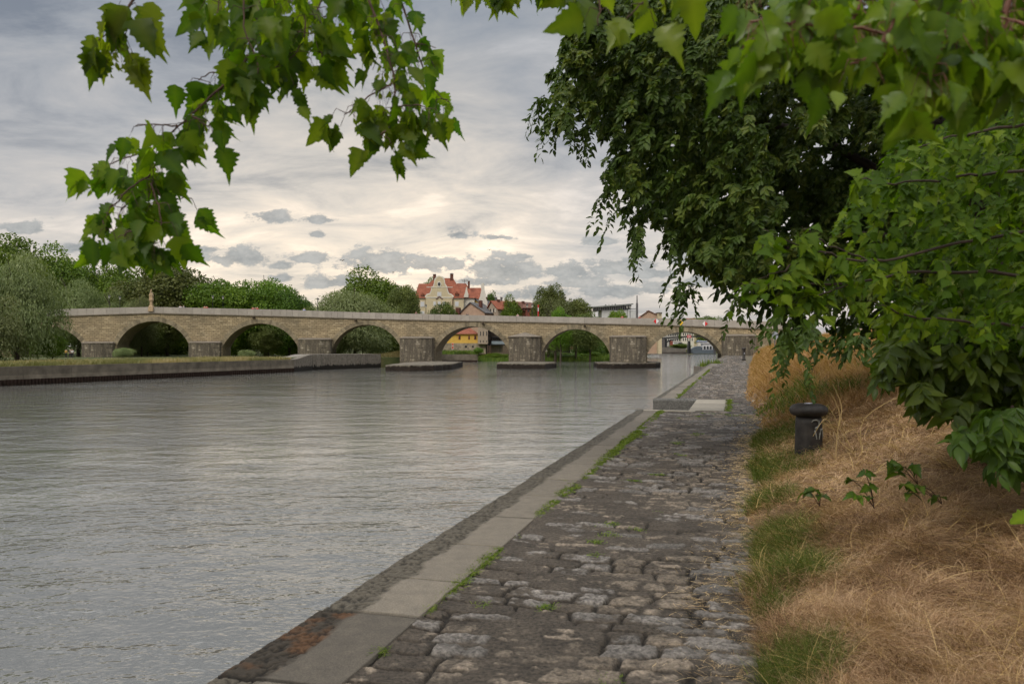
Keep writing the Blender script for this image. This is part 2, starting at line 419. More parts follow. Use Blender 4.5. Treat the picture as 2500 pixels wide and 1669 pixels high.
# raised end of the wall that runs under the bridge
root = empty('river_wall', (LW[3][0], LW[3][1], WZ), 0, 'stained higher concrete wall with ramp that runs to the third bridge arch', 'river wall')
g = Geo(); seg = []
for i in range(25):
    t = i/24; a = Vector(LW[2]).lerp(Vector(LW[3]), t); seg.append((a.x, a.y, -.47+.71*(t*t*(3-2*t))))
for i in range(1, 20):
    t = i/19; a = Vector(LW[3]).lerp(Vector(LW[4]), t); seg.append((a.x, a.y, .24-.02*t))
k = len(seg); S = np.array(seg); bot = S.copy(); bot[:, 2] = WZ-.5; back = S+np.array([-1.2, .4, 0]); back[:, 2] -= .02
i = np.arange(k-1)
g.add(np.concatenate([bot, S, back, np.stack([back[:, 0], back[:, 1], bot[:, 2]], 1)]), [np.stack([i, i+1, i+1+k, i+k], 1), np.stack([i+k, i+1+k, i+1+2*k, i+2*k], 1), np.stack([i+2*k, i+1+2*k, i+1+3*k, i+3*k], 1), np.array([[k-1, 4*k-1, 3*k-1, 2*k-1]])])
local(g.build('wall_face', STAIN, root))
# paved ramp behind the raised wall
g = Geo(); rp = [(xat(655, 139), 139, -.45), (xat(735, 140), 140, -.1), (xat(763, 144), 144, .2), (xat(925, 161), 161, .2), (xat(900, 164), 164, .2), (xat(720, 152), 152, .19), (xat(690, 147), 147, -.3)]
ramp = sheet('paved_ramp', rp, plain('ramp_stone', (.22, .20, .17), .9, .3, .7, .3, 5)); tag(ramp, kind='structure')

# ================================================ NEAR QUAY: PATH, COPING, WALL, BANK
def edge(u): return np.interp(u, [0, 4, 8, 20, 26, 60, 110, 150], [.12, .1, .10, .52, .32, .9, 2.2, 3.0])+.05*np.sin(u*2.1)+.035*np.sin(u*5.3+1)+.03*np.sin(u*.83)
def bank_z(u, v):
    d = np.maximum(v-edge(u), 0)
    sl = np.interp(u, [0, 8, 12, 20, 30, 60, 120], [.42, .42, .40, .55, .85, 1.0, 1.0]); hm = np.interp(u, [0, 10, 20, 30, 60, 90, 120], [1.7, 1.7, 1.9, 2.2, 2.3, 2.1, 1.8])
    z = hm*(1-np.exp(-d*sl/hm))
    z = z+(fbm(u*1.7+5, v*1.7, 5, 3)-.5)*.34*np.minimum(d, 1.)*np.exp(-u/25)
    return z-.03*np.exp(-d*12)
# cobbles
def strata(u0, u1, amin, amax, seed):
    r = np.random.default_rng(seed); e = [u0]
    while e[-1] < u1: e.append(e[-1]+r.uniform(amin, amax))
    return np.array(e)
us = [1.6]
while us[-1] < 150: us.append(us[-1]+max(.0095, .00033*us[-1]**2))
us = np.array(us); vs = np.linspace(-1.86, 1.0, 250)
U, Vv = np.meshgrid(us, vs, indexing='ij')
wu = U+(fbm(U*2.1, Vv*2.1, 4, 11)-.5)*.17+(vnoise(U*.5, Vv*.6, 14)-.5)*.35; wv = Vv+(fbm(U*3, Vv*3, 3, 12)-.5)*.16
rows = strata(1, 152, .13, .235, 5); ri = np.clip(np.searchsorted(rows, wu)-1, 0, len(rows)-2)
du = np.minimum(wu-rows[ri], rows[ri+1]-wu)
r2 = np.random.default_rng(9); NR = len(rows); cols = np.cumsum(r2.uniform(.21, .48, (NR, 18)), axis=1)-2.4-r2.uniform(0, .3, (NR, 1))
ci = (wv[..., None] > cols[ri]).sum(-1)
lo = np.take_along_axis(cols[ri], np.clip(ci-1, 0, 17)[..., None], -1)[..., 0]; hi_ = np.take_along_axis(cols[ri], np.clip(ci, 0, 17)[..., None], -1)[..., 0]
dv = np.minimum(wv-lo, hi_-wv); dd = np.minimum(du, dv)
dd = 1/(1/np.maximum(du, .001)**2+1/np.maximum(dv, .001)**2)**.5
hs = (ri*7919+ci*104729) & 0xffff; hr = np.random.default_rng(3).random(0x10000); h1 = hr[hs]; h2 = hr[(hs*31+7) & 0xffff]
tn = fbm(U*14, Vv*14, 4, 21); tn2 = fbm(U*45, Vv*45, 2, 25)
dome = np.clip(dd/.032, 0, 1); dome = dome*dome*(3-2*dome)
stone = -.018+dome*.020+(h1-.5)*.016+(tn-.5)*.030+(tn2-.5)*.010
mort = -.001+(fbm(U*2.6, Vv*2.6, 4, 31)-.5)*.034+(tn2-.5)*.004
crk = np.clip((.016-dd)/.010, 0, 1)*np.clip((fbm(U*1.8+3, Vv*1.8, 3, 41)-.50)*14, 0, 1)
Z = np.maximum(stone, mort)-crk*.024
k_ = 5.
Z += .012*np.exp(-(Vv+1.86)/.08)+(fbm(U*.35, Vv*.5, 2, 51)-.5)*.06
isst = np.clip((stone-mort)/.006, 0, 1)
grey = np.stack([.112+.07*h2, .102+.063*h2, .092+.057*h2], -1)*(.25+.95*tn[..., None]+.55*tn2[..., None]); brn = np.array([.155, .127, .098])*(.7+.7*h2[..., None])
sc = np.where((h1 > .66)[..., None], grey, brn*(.6+.8*tn[..., None]))
mc = np.array([.066, .054, .042])*(.65+.8*fbm(U*5, Vv*5, 4, 61)[..., None])
C = sc*isst[..., None]+mc*(1-isst[..., None]); C = C*(1-crk[..., None]*.75)
nz = np.clip(-(U-22)/30, 0, 1)
# notch of the river steps: keep the path sheet inside its edges
NU0, NU1, NV = 20.9, 25.6, -1.17
keep = ~((U > NU0-.0) & (U < NU1+.0) & (Vv < -.16))
X, Y_, _ = quay(U, Vv)
n0, n1_ = U.shape; idx = np.arange(n0*n1_).reshape(n0, n1_)
q = np.stack([idx[:-1, :-1], idx[1:, :-1], idx[1:, 1:], idx[:-1, 1:]], -1)
kq = keep[:-1, :-1] & keep[1:, :-1] & keep[1:, 1:] & keep[:-1, 1:]
q = q[kq][:, ::-1]
m, nt, out = new_mat('cobbled_stone'); N = NT(nt)
at_ = N.n('ShaderNodeAttribute', attribute_name='col'); v = N.coords('Object')
f = N.noise(v, 38, 5, .7); f2 = N.noise(v, 4, 4, .6)
col = N.mix(1., at_.outputs['Color'], N.ramp(f, [(.32, (.35, .35, .35)), (.66, (1.7, 1.67, 1.62))]), 'MULTIPLY')
col = N.mix(1., col, N.ramp(f2, [(.3, (.8, .8, .8)), (.7, (1.2, 1.2, 1.2))]), 'MULTIPLY')
N.l(N.principled(col, .82, N.bump(f, 1., .02), 0, .3), out.inputs['Surface']); COB = m
g = Geo(); g.add(np.stack([X, Y_, Z], -1).reshape(-1, 3), [q])
o = g.build('cobbled_path', COB, smooth=True, col=C.reshape(-1, 3)); tag(o, kind='structure')

# coping stones
wall = empty('quay_wall', quay(4, -2.53, 0), 0, 'granite edged stone quay wall beside the cobbled path', 'quay wall')
m, nt, out = new_mat('coping_granite'); N = NT(nt)
at_ = N.n('ShaderNodeAttribute', attribute_name='col'); v = N.coords('Object')
f = N.noise(v, 120, 3, .7); f2 = N.noise(v, 9, 5, .65)
col = N.mix(1., at_.outputs['Color'], N.ramp(f, [(.3, (.62, .62, .62)), (.7, (1.35, 1.34, 1.32))]), 'MULTIPLY')
col = N.mix(1., col, N.ramp(f2, [(.3, (.85, .85, .85)), (.7, (1.15, 1.14, 1.1))]), 'MULTIPLY')
N.l(N.principled(col, .8, N.bump(f, .35, .006), 0, .3), out.inputs['Surface']); COP = m
def coping(u0, u1, v0, v1, rough_to, name, dark=None, joint0=3.06, seed=1):
    uu = us[(us > u0) & (us < u1)]; uu = np.concatenate([[u0], uu, [u1]]); nv = max(8, int((v1-v0)/.011))
    vv = np.linspace(v0, v1, nv); U, Vv = np.meshgrid(uu, vv, indexing='ij')
    js = [joint0]; r = np.random.default_rng(seed)
    pre = [4.72-.55, 5.74-.55-.02, 6.42-.5, 7.45-.5, 8.4]
    js = [3.45-.0] + [4.48, 5.22, 6.25, 7.35, 8.5]
    while js[-1] < 150: js.append(js[-1]+r.uniform(.85, 1.35))
    js = np.array([0, 2.3]+js); ji = np.searchsorted(js, U)-1
    dj = np.minimum(U-js[ji], js[np.minimum(ji+1, len(js)-1)]-U)
    hr = r.random(len(js)+3); hb = hr[ji]
    rough = np.clip((rough_to+(fbm(U*3, Vv*2, 3, 71)-.5)*.12-Vv)/.05, 0, 1)
    pits = fbm(U*42, Vv*52, 4, 72); pit = np.clip((.49-pits)*7, 0, 1)*rough
    dE = np.clip((Vv-v0)/.05, 0, 1)
    Z = .012+(hb-.5)*.014-np.clip((.013-dj)/.007, 0, 1)*.03-pit*.012-rough*.005+(fbm(U*9, Vv*9, 3, 73)-.5)*.006*(1+2*rough)-(1-dE)**2*.05
    dk = ((ji == 2+0) | (ji == -5))
    dk = (U < 4.48) & (U > 3.45)
    base = np.array([.155, .134, .107])*(.82+.36*hb[..., None]); base = np.where(dk[..., None], np.array([.095, .082, .066]), base)
    rc = np.where(dk[..., None], np.array([.085, .042, .018]), np.array([.095, .082, .063]))
    mossy = np.clip((fbm(U*7, Vv*7, 4, 75)-.46)*6, 0, 1)[..., None]
    rc = np.where(dk[..., None], rc*mossy+np.array([.038, .030, .021])*(1-mossy), rc)
    C = base*(1-rough[..., None])+rc*rough[..., None]; C = C*(1-.72*pit[..., None]); C = C*(1-.75*np.clip((.020-dj)/.010, 0, 1)[..., None])
    X, Y_, _ = quay(U, Vv+(hr[(ji*7) % len(hr)]-.5)*.016*np.clip((v1-Vv)/.2, 0, 1)+(vnoise(U*5, U*0, 77)-.5)*.012*(1-(Vv-v0)/(v1-v0))); n0, n1_ = U.shape; idx = np.arange(n0*n1_).reshape(n0, n1_)
    q = np.stack([idx[:-1, :-1], idx[:-1, 1:], idx[1:, 1:], idx[1:, :-1]], -1).reshape(-1, 4)
    V = np.stack([X, Y_, Z], -1).reshape(-1, 3)
    g = Geo(); g.add(V, [q])
    # outer drop of the stones
    e = idx[:, 0]; low = V[e].copy(); low[:, 2] = -.32; g.add(low, [], .5); b = len(V); k = len(e); i = np.arange(k-1)
    g.f.setdefault(4, []).append(np.stack([e[i], e[i+1], b+i+1, b+i], 1))
    e2 = idx[:, -1]; low2 = V[e2].copy(); low2[:, 2] = -.08; g.add(low2, [], .5); b2 = b+k
    g.f.setdefault(4, []).append(np.stack([e2[i], b2+i, b2+i+1, e2[i+1]], 1))
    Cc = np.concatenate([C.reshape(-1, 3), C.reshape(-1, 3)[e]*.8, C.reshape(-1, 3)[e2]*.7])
    o = g.build(name, COP, wall, smooth=True, col=Cc); local(o); return o
coping(1.6, NU0, -2.53, -1.845, -2.22, 'coping')
coping(NU1, 120, -2.53, -1.845, -2.28, 'coping', seed=4)
# light slabs lining the notch
def slab(name, us_, vs_, z, mat):
    g = Geo()
    for (a, b) in us_:
        q = [quay(a, vs_[0]), quay(b, vs_[0]), quay(b, vs_[1]), quay(a, vs_[1])]
        zz = z+random.uniform(-.004, .004)
        V = [(x, y, -.3) for x, y, _ in q]+[(x, y, zz) for x, y, _ in q]
        g.add(V, [[(4, 7, 6, 5), (0, 4, 5, 1), (1, 5, 6, 2), (2, 6, 7, 3), (3, 7, 4, 0)]], random.random())
    return local(g.build(name, mat, wall))
granl = plain('granite_light', (.27, .24, .19), .8, .15, 5, .3, 60, tint=True)
grand = plain('granite_hammered', (.13, .125, .115), .85, .5, 22, .8, 60, bdist=.02)
e_ = np.linspace(NU0, NU1-.18, 6)
slab('notch_edging', [(e_[i], e_[i+1]-.012) for i in range(5)], (NV, -.30), .018, granl)
slab('notch_edging', [(NU0-.28, NU0-.008)], (-2.3, -1.0), .022, granl)
slab('notch_edging', [(NU0, NU1-.18)], (-.292, -.16), .008, plain('mortar_strip', (.2, .17, .13), .9, .3, 6))
# walls down to the water
g = Geo()
for (u0, u1) in ((-3, NU0), (NU1, 122)):
    x0, y0, _ = quay(u0, -2.50); x1, y1, _ = quay(u1, -2.50)
    n = 40; T = np.linspace(0, 1, n); P = np.stack([x0+(x1-x0)*T, y0+(y1-y0)*T], 1)
    V = np.concatenate([np.c_[P, np.full(n, WZ-.6)], np.c_[P, np.full(n, -.05)]]); i = np.arange(n-1)
    g.add(V, [np.stack([i, i+n, i+1+n, i+1], 1)])
local(g.build('wall_face', STAIN, wall))
g = Geo()   # the notch: near side, inner side, far side
def vq(a, b, z0, z1, flip=False):
    V = [(a[0], a[1], z0), (b[0], b[1], z0), (b[0], b[1], z1), (a[0], a[1], z1)]
    g.add(V, [[(0, 1, 2, 3)]])
vq(quay(NU0, -2.50), quay(NU0, NV), WZ-.6, -.02); vq(quay(NU0, NV), quay(NU1, NV), WZ-.6, -.02)
local(g.build('notch_side', STAIN, wall))
g = Geo()
q0 = np.array(quay(NU1-.18, -2.53)); q1 = np.array(quay(NU1-.18, NV)); d2 = np.array(quay(.186, 0)); n = 24
prof = [(0, WZ-.6), (0, -.42), (.0, -.05), (.02, -.012), (.06, .016), (.186, .016)]
V = []
for (o_, z) in prof:
    for t in np.linspace(0, 1, n): p = q0+(q1-q0)*t+d2*(o_/.186); V.append((p[0], p[1], z))
fs = []
for r_ in range(len(prof)-1):
    for i in range(n-1): fs.append((r_*n+i, r_*n+i+1, r_*n+n+i+1, r_*n+n+i))
g.add(V, [fs]); local(g.build('notch_block', grand, wall, smooth=False))
g = Geo()   # steps going down inside the notch, away from the viewer
for k in range(8):
    a = NU0+.1+k*.3; q = [quay(a, -2.45), quay(a+.3, -2.45), quay(a+.3, NV-.003), quay(a, NV-.003)]; z = -.3-k*.28
    V = [(x, y, WZ-.6) for x, y, _ in q]+[(x, y, z) for x, y, _ in q]
    g.add(V, [[(4, 7, 6, 5), (0, 4, 5, 1), (1, 5, 6, 2), (2, 6, 7, 3), (3, 7, 4, 0)]])
local(g.build('river_steps', STAIN, wall))

# bank
ub = np.concatenate([np.arange(-4, 12, .09), np.geomspace(12, 160, 170)]); db = np.concatenate([np.linspace(-.12, 5, 110), np.linspace(5.4, 40, 24)])
U, D = np.meshgrid(ub, db, indexing='ij'); Vv = edge(U)+D
X, Y_, _ = quay(U, Vv); Z = bank_z(U, Vv)
n0, n1_ = U.shape; idx = np.arange(n0*n1_).reshape(n0, n1_)
m, nt, out = new_mat('bank_soil'); N = NT(nt)
v = N.coords('Object'); f = N.noise(v, 14, 6, .7); f2 = N.noise(N.coords('Object', (1, 3, 2)), 30, 4, .7)
col = N.mix(f2, N.ramp(f, [(.3, (.075, .045, .022)), (.7, (.26, .165, .085))]), (.30, .20, .11))
N.l(N.principled(col, .95, N.bump(f2, 1., .03)), out.inputs['Surface'])
g = Geo(); g.add(np.stack([X, Y_, Z], -1).reshape(-1, 3), [np.stack([idx[:-1, :-1], idx[:-1, 1:], idx[1:, 1:], idx[1:, :-1]], -1).reshape(-1, 4)[:, ::-1]])
tag(g.build('grassy_bank', m, smooth=True), kind='structure')
# ground beyond the bank and beyond the quay
tag(sheet('ground_right', [(*quay(-8, -2.4)[:2], -.12), (*quay(-8, 60)[:2], -.12), (600, 80, -.12), (600, 504, -.12), (xat(1790, 503), 503, -.12), (xat(1775, 300), 300, -.12), (xat(1768, 175), 175, -.12), (*quay(122, -2.4)[:2], -.12), (*quay(NU1, -2.4)[:2], -.12), (*quay(NU1, NV+.02)[:2], -.12), (*quay(NU0, NV+.02)[:2], -.12), (*quay(NU0, -2.4)[:2], -.12)], plain('soil_dark', (.12, .1, .07), .95), WZ-.5), kind='structure')
# ================================================ THE STONE BRIDGE
BP = (xat(900, 166), 166.0)
def bridge_pt(px):     # where the ray of that photo column meets the front of the bridge
    th = R(-5) if px < 900 else R(8)
    k = (px-1250)/F; c, s = math.cos(th), math.sin(th)
    t = (k*BP[1]-BP[0])/(c+k*s)
    return BP[0]+t*c, BP[1]-t*s
def bS(px):
    x, y = bridge_pt(px); return (x-BP[0])/(math.cos(R(-5 if px < 900 else 8)))
def bxy(S, off=0):     # S metres along the bridge from its bend, off metres towards us
    th = np.where(S < 0, R(-5), R(8)); c, s = np.cos(th), np.sin(th)
    bl = np.clip(S/6+.5, 0, 1); tn = R(-5)+(R(8)-R(-5))*bl
    return BP[0]+S*c-off*np.sin(tn), BP[1]-S*s-off*np.cos(tn)
def bZ(px, py): return zat(py, bridge_pt(px)[1])
sg = [(0, 757.5), (165, 754), (370, 749), (700, 756), (980, 765), (1280, 772), (1640, 777.5), (1790, 782), (1990, 788)]
sl_ = [(0, 774), (165, 770.5), (370, 764), (700, 772), (1100, 782.4), (1340, 787), (1640, 794), (1790, 799.5), (1990, 806)]
def topZ(S): return np.interp(S, [bS(p) for p, _ in sg], [bZ(p, y) for p, y in sg])
def ledZ(S): return np.interp(S, [bS(p) for p, _ in sl_], [bZ(p, y) for p, y in sl_])
BW = 6.5
m, nt, out = new_mat('bridge_masonry'); N = NT(nt)
uvn = N.n('ShaderNodeUVMap'); uvn.uv_map = 'UVMap'
wn = N.n('ShaderNodeTexNoise'); wn.inputs['Scale'].default_value = .9; N.l(uvn.outputs[0], wn.inputs['Vector'])
wv_ = N.n('ShaderNodeVectorMath', operation='SCALE'); N.l(wn.outputs['Color'], wv_.inputs[0]); wv_.inputs['Scale'].default_value = .22
ad = N.n('ShaderNodeVectorMath', operation='ADD'); N.l(uvn.outputs[0], ad.inputs[0]); N.l(wv_.outputs[0], ad.inputs[1])
def brick(vec, w_, h_, off=.5, ms=.035):
    b = N.n('ShaderNodeTexBrick', offset=off); b.inputs['Color1'].default_value = (0, 0, 0, 1); b.inputs['Color2'].default_value = (1, 1, 1, 1)
    b.inputs['Mortar'].default_value = (.5, .5, .5, 1); b.inputs['Scale'].default_value = 1; b.inputs['Mortar Size'].default_value = ms
    b.inputs['Brick Width'].default_value = w_; b.inputs['Row Height'].default_value = h_; b.inputs['Mortar Smooth'].default_value = .3
    N.l(vec, b.inputs['Vector']); return b
bk = brick(ad.outputs[0], .92, .36)
n1 = N.noise(uvn.outputs[0], .16, 6, .7); n2 = N.noise(uvn.outputs[0], 2.2, 6, .7)
stone = N.ramp(bk.outputs['Color'], [(0, (.125, .105, .072)), (.35, (.215, .18, .125)), (.7, (.295, .245, .165)), (1, (.50, .43, .31))])
stone = N.mix(.66, stone, N.ramp(n2, [(.3, (.16, .13, .085)), (.7, (.33, .275, .185))]))
stone = N.mix(1., stone, N.ramp(n1, [(.32, (.85, .85, .83)), (.5, (1.28, 1.22, 1.12)), (.68, (1.70, 1.60, 1.42))]), 'MULTIPLY')
stone = N.mix(N.math('MULTIPLY', bk.outputs['Fac'], .7), stone, (.10, .08, .055))
hgt = N.math('ADD', N.math('MULTIPLY', bk.outputs['Fac'], -1.), N.math('MULTIPLY', n2, .6))
N.l(N.principled(stone, .9, N.bump(hgt, .7, .04)), out.inputs['Surface']); MAS = m
# darker weathered masonry of the old piers
m, nt, out = new_mat('pier_masonry'); N = NT(nt)
uvn = N.n('ShaderNodeUVMap'); uvn.uv_map = 'UVMap'
def brick(vec, w_, h_, off=.5, ms=.035):
    b = N.n('ShaderNodeTexBrick', offset=off); b.inputs['Color1'].default_value = (0, 0, 0, 1); b.inputs['Color2'].default_value = (1, 1, 1, 1)
    b.inputs['Mortar'].default_value = (.5, .5, .5, 1); b.inputs['Scale'].default_value = 1; b.inputs['Mortar Size'].default_value = ms
    b.inputs['Brick Width'].default_value = w_; b.inputs['Row Height'].default_value = h_; N.l(vec, b.inputs['Vector']); return b
bk = brick(uvn.outputs[0], .62, .40, ms=.05)
mpv = N.n('ShaderNodeMapping'); mpv.inputs['Scale'].default_value = (1.3, .22, 1); N.l(uvn.outputs[0], mpv.inputs['Vector'])
st = N.noise(mpv.outputs[0], 1.0, 6, .68); n2 = N.noise(uvn.outputs[0], 3., 5, .7)
stone = N.ramp(bk.outputs['Color'], [(0, (.08, .066, .048)), (.5, (.19, .16, .115)), (.85, (.30, .255, .185)), (1, (.46, .41, .32))])
stone = N.mix(N.ramp(st, [(.47, (.92, .92, .92)), (.56, (0, 0, 0))]), stone, (.045, .038, .03))
stone = N.mix(.3, stone, N.ramp(n2, [(.3, (.06, .05, .04)), (.75, (.33, .28, .21))]))
stone = N.mix(N.math('MULTIPLY', bk.outputs['Fac'], .55), stone, (.15, .13, .095))
N.l(N.principled(stone, .9, N.bump(n2, .7, .05)), out.inputs['Surface']); PIER = m
vouss = plain('arch_stone', (.235, .195, .13), .9, .3, 1.2, .5, 8, tint=True)
soff = plain('arch_underside', (.22, .18, .12), .9, .3, 1.5, .6, 6)
paras = plain('parapet_granite', (.35, .315, .275), .85, .10, 1.5, .25, 20, tint=True)

def uvbuild(name, V, faces, UV, mat, parent, smooth=False):
    me = bpy.data.meshes.new(name); me.from_pydata([tuple(map(float, p)) for p in V], [], faces); me.materials.append(mat)
    uv = me.uv_layers.new(name='UVMap')
    me.polygons.foreach_set('use_smooth', np.full(len(faces), bool(smooth)))
    for lp in me.loops: uv.data[lp.index].uv = (float(UV[lp.vertex_index][0]), float(UV[lp.vertex_index][1]))
    me.update(); o = bpy.data.objects.new(name, me); COL.objects.link(o); o.parent = parent; return o
bridge = empty('stone_bridge', (BP[0], BP[1], WZ), 0, 'long medieval stone arch bridge with pale parapet across the river', 'bridge')
# arches: left px, right px, crown y, spring y
ARCH = [(30, 203, 797, 842), (286, 462, 784, 842), (543, 728, 789.4, 848), (811, 979, 792.6, 850), (1062, 1242, 796.7, 857), (1323, 1488, 803, 862), (1580, 1761, 809.4, 864)]
arcs = []
for (l, r_, cy_, sy) in ARCH:
    s0, s1 = bS(l), bS(r_); mid = (l+r_)/2; zc = bZ(mid, cy_); zs = bZ(mid, sy)
    a_ = (s1-s0)/2; h_ = zc-zs; Rr = (a_*a_+h_*h_)/(2*h_); c0 = (s0+s1)/2; zc0 = zc-Rr
    ph = math.asin(min(1, a_/Rr)) if h_ < Rr else math.pi-math.asin(a_/Rr)
    arcs.append((c0, a_, zc0, Rr, ph, zs, zc))
def arch_bottom(S):    # underside height of the spandrel at S (WZ-1 inside piers)
    z = np.full(S.shape, WZ-1.)
    for (c0, a_, zc0, Rr, ph, zs, zc) in arcs:
        i = np.abs(S-c0) < a_; z = np.where(i, zc0+np.sqrt(np.maximum(Rr*Rr-(S-c0)**2, 0)), z)
    return z
SA, SB = bS(-60), bS(1985)
xs = set(np.arange(SA, SB, 1.2).tolist())
for (c0, a_, *_r) in arcs:
    for k in range(49): xs.add(c0-a_*math.cos(math.pi*k/48))
    xs.add(c0-a_-.001); xs.add(c0+a_+.001); 
Sx = np.array(sorted(xs)); zb = arch_bottom(Sx); 
for (c0, a_, zc0, Rr, ph, zs, zc) in arcs:
    for sg_ in (-1, 1): zb[np.abs(Sx-(c0+sg_*a_)) < 1e-6] = zs
zt = ledZ(Sx)
V = []; UV = []; faces = []; n = len(Sx)
for off in (0, -BW):
    X, Y_ = bxy(Sx, off)
    for i in range(n): V.append((X[i], Y_[i], zb[i])); UV.append((Sx[i], zb[i]))
    for i in range(n): V.append((X[i], Y_[i], zt[i])); UV.append((Sx[i], zt[i]))
for i in range(n-1):
    faces.append((i, i+1, n+i+1, n+i)); faces.append((2*n+i+1, 2*n+i, 3*n+i, 3*n+i+1)); faces.append((n+i, n+i+1, 3*n+i+1, 3*n+i))
o = uvbuild('spandrel_wall', V, faces, UV, MAS, bridge); local(o)
for ai, (c0, a_, zc0, Rr, ph, zs, zc) in enumerate(arcs):
    g = Geo()
    K = 40; T = np.linspace(-ph, ph, K); S_ = c0+Rr*np.sin(T); Zz = zc0+Rr*np.cos(T)
    S_[0], S_[-1] = c0-a_, c0+a_
    S_ = np.concatenate([[S_[0]], S_, [S_[-1]]]); Zz = np.concatenate([[WZ-.6], Zz, [WZ-.6]])
    S_ = np.clip(S_, c0-a_, c0+a_)
    Xf, Yf = bxy(S_, .0); Xb, Yb = bxy(S_, -BW); k = len(S_); i = np.arange(k-1)
    g.add(np.concatenate([np.stack([Xf, Yf, Zz], 1), np.stack([Xb, Yb, Zz], 1)]), [np.stack([i, i+k, i+1+k, i+1], 1)])
    local(g.build('arch_vault', soff, bridge, smooth=False))
    g = Geo(); nv = 44; ring = .92      # ring of wedge stones, 4 cm proud
    for q in range(nv):
        t0 = -ph+2*ph*q/nv+.0025; t1 = -ph+2*ph*(q+1)/nv-.0025
        rr = ring*random.uniform(.88, 1.08)
        P = []
        for off in (.05, -.1):
            for (t, r__) in ((t0, Rr), (t1, Rr), (t1, Rr+rr), (t0, Rr+rr)):
                s = c0+r__*math.sin(t); z = zc0+r__*math.cos(t); z = min(z, float(ledZ(np.array(s)))-.05); x, y = bxy(np.array(s), off); P.append((float(x), float(y), z))
        g.add(P, [[(0, 1, 2, 3), (4, 7, 6, 5), (0, 4, 5, 1), (3, 2, 6, 7), (0, 3, 7, 4), (1, 5, 6, 2)]], random.random())
    local(g.build('arch_ring', vouss, bridge))
# ledge and parapet of upright slabs
g = Geo(); S_ = np.arange(SA, SB, 1.5)
for s0, s1 in zip(S_[:-1], S_[1:]):
    for (o0, o1) in ((.22, -.3),):
        P = []
        for zo in (-.14, .04):
            for (s, off) in ((s0, o0), (s1, o0), (s1, o1), (s0, o1)):
                x, y = bxy(np.array(s), off); P.append((float(x), float(y), float(ledZ(np.array(s)))+zo))
        g.add(P, [[(0, 3, 2, 1), (4, 5, 6, 7), (0, 1, 5, 4), (2, 3, 7, 6)]], .1)
local(g.build('ledge', plain('ledge_stone', (.17, .145, .11), .9, .3, 2), bridge))
for side in (0, 1):
    g = Geo(); s = SA
    while s < SB-1.4:
        wS = random.choice([1.25, 1.3, 1.35, 1.75]); s1 = s+wS-.035; t = .35+.35*random.random()
        oo = (.06, -.22) if side == 0 else (-BW+.22, -BW-.06)
        P = []
        for zo in (0, 1):
            for (q, off) in ((s, oo[0]), (s1, oo[0]), (s1, oo[1]), (s, oo[1])):
                x, y = bxy(np.array(q), off); q_ = np.array(q); P.append((float(x), float(y), float(topZ(q_)) if zo else float(ledZ(q_))+.03))
        g.add(P, [[(4, 5, 6, 7), (0, 1, 5, 4), (1, 2, 6, 5), (2, 3, 7, 6), (3, 0, 4, 7)]], t); s += wS
    local(g.build('parapet', paras, bridge))
def deckZ(S): return float(ledZ(np.array(S)))+.02
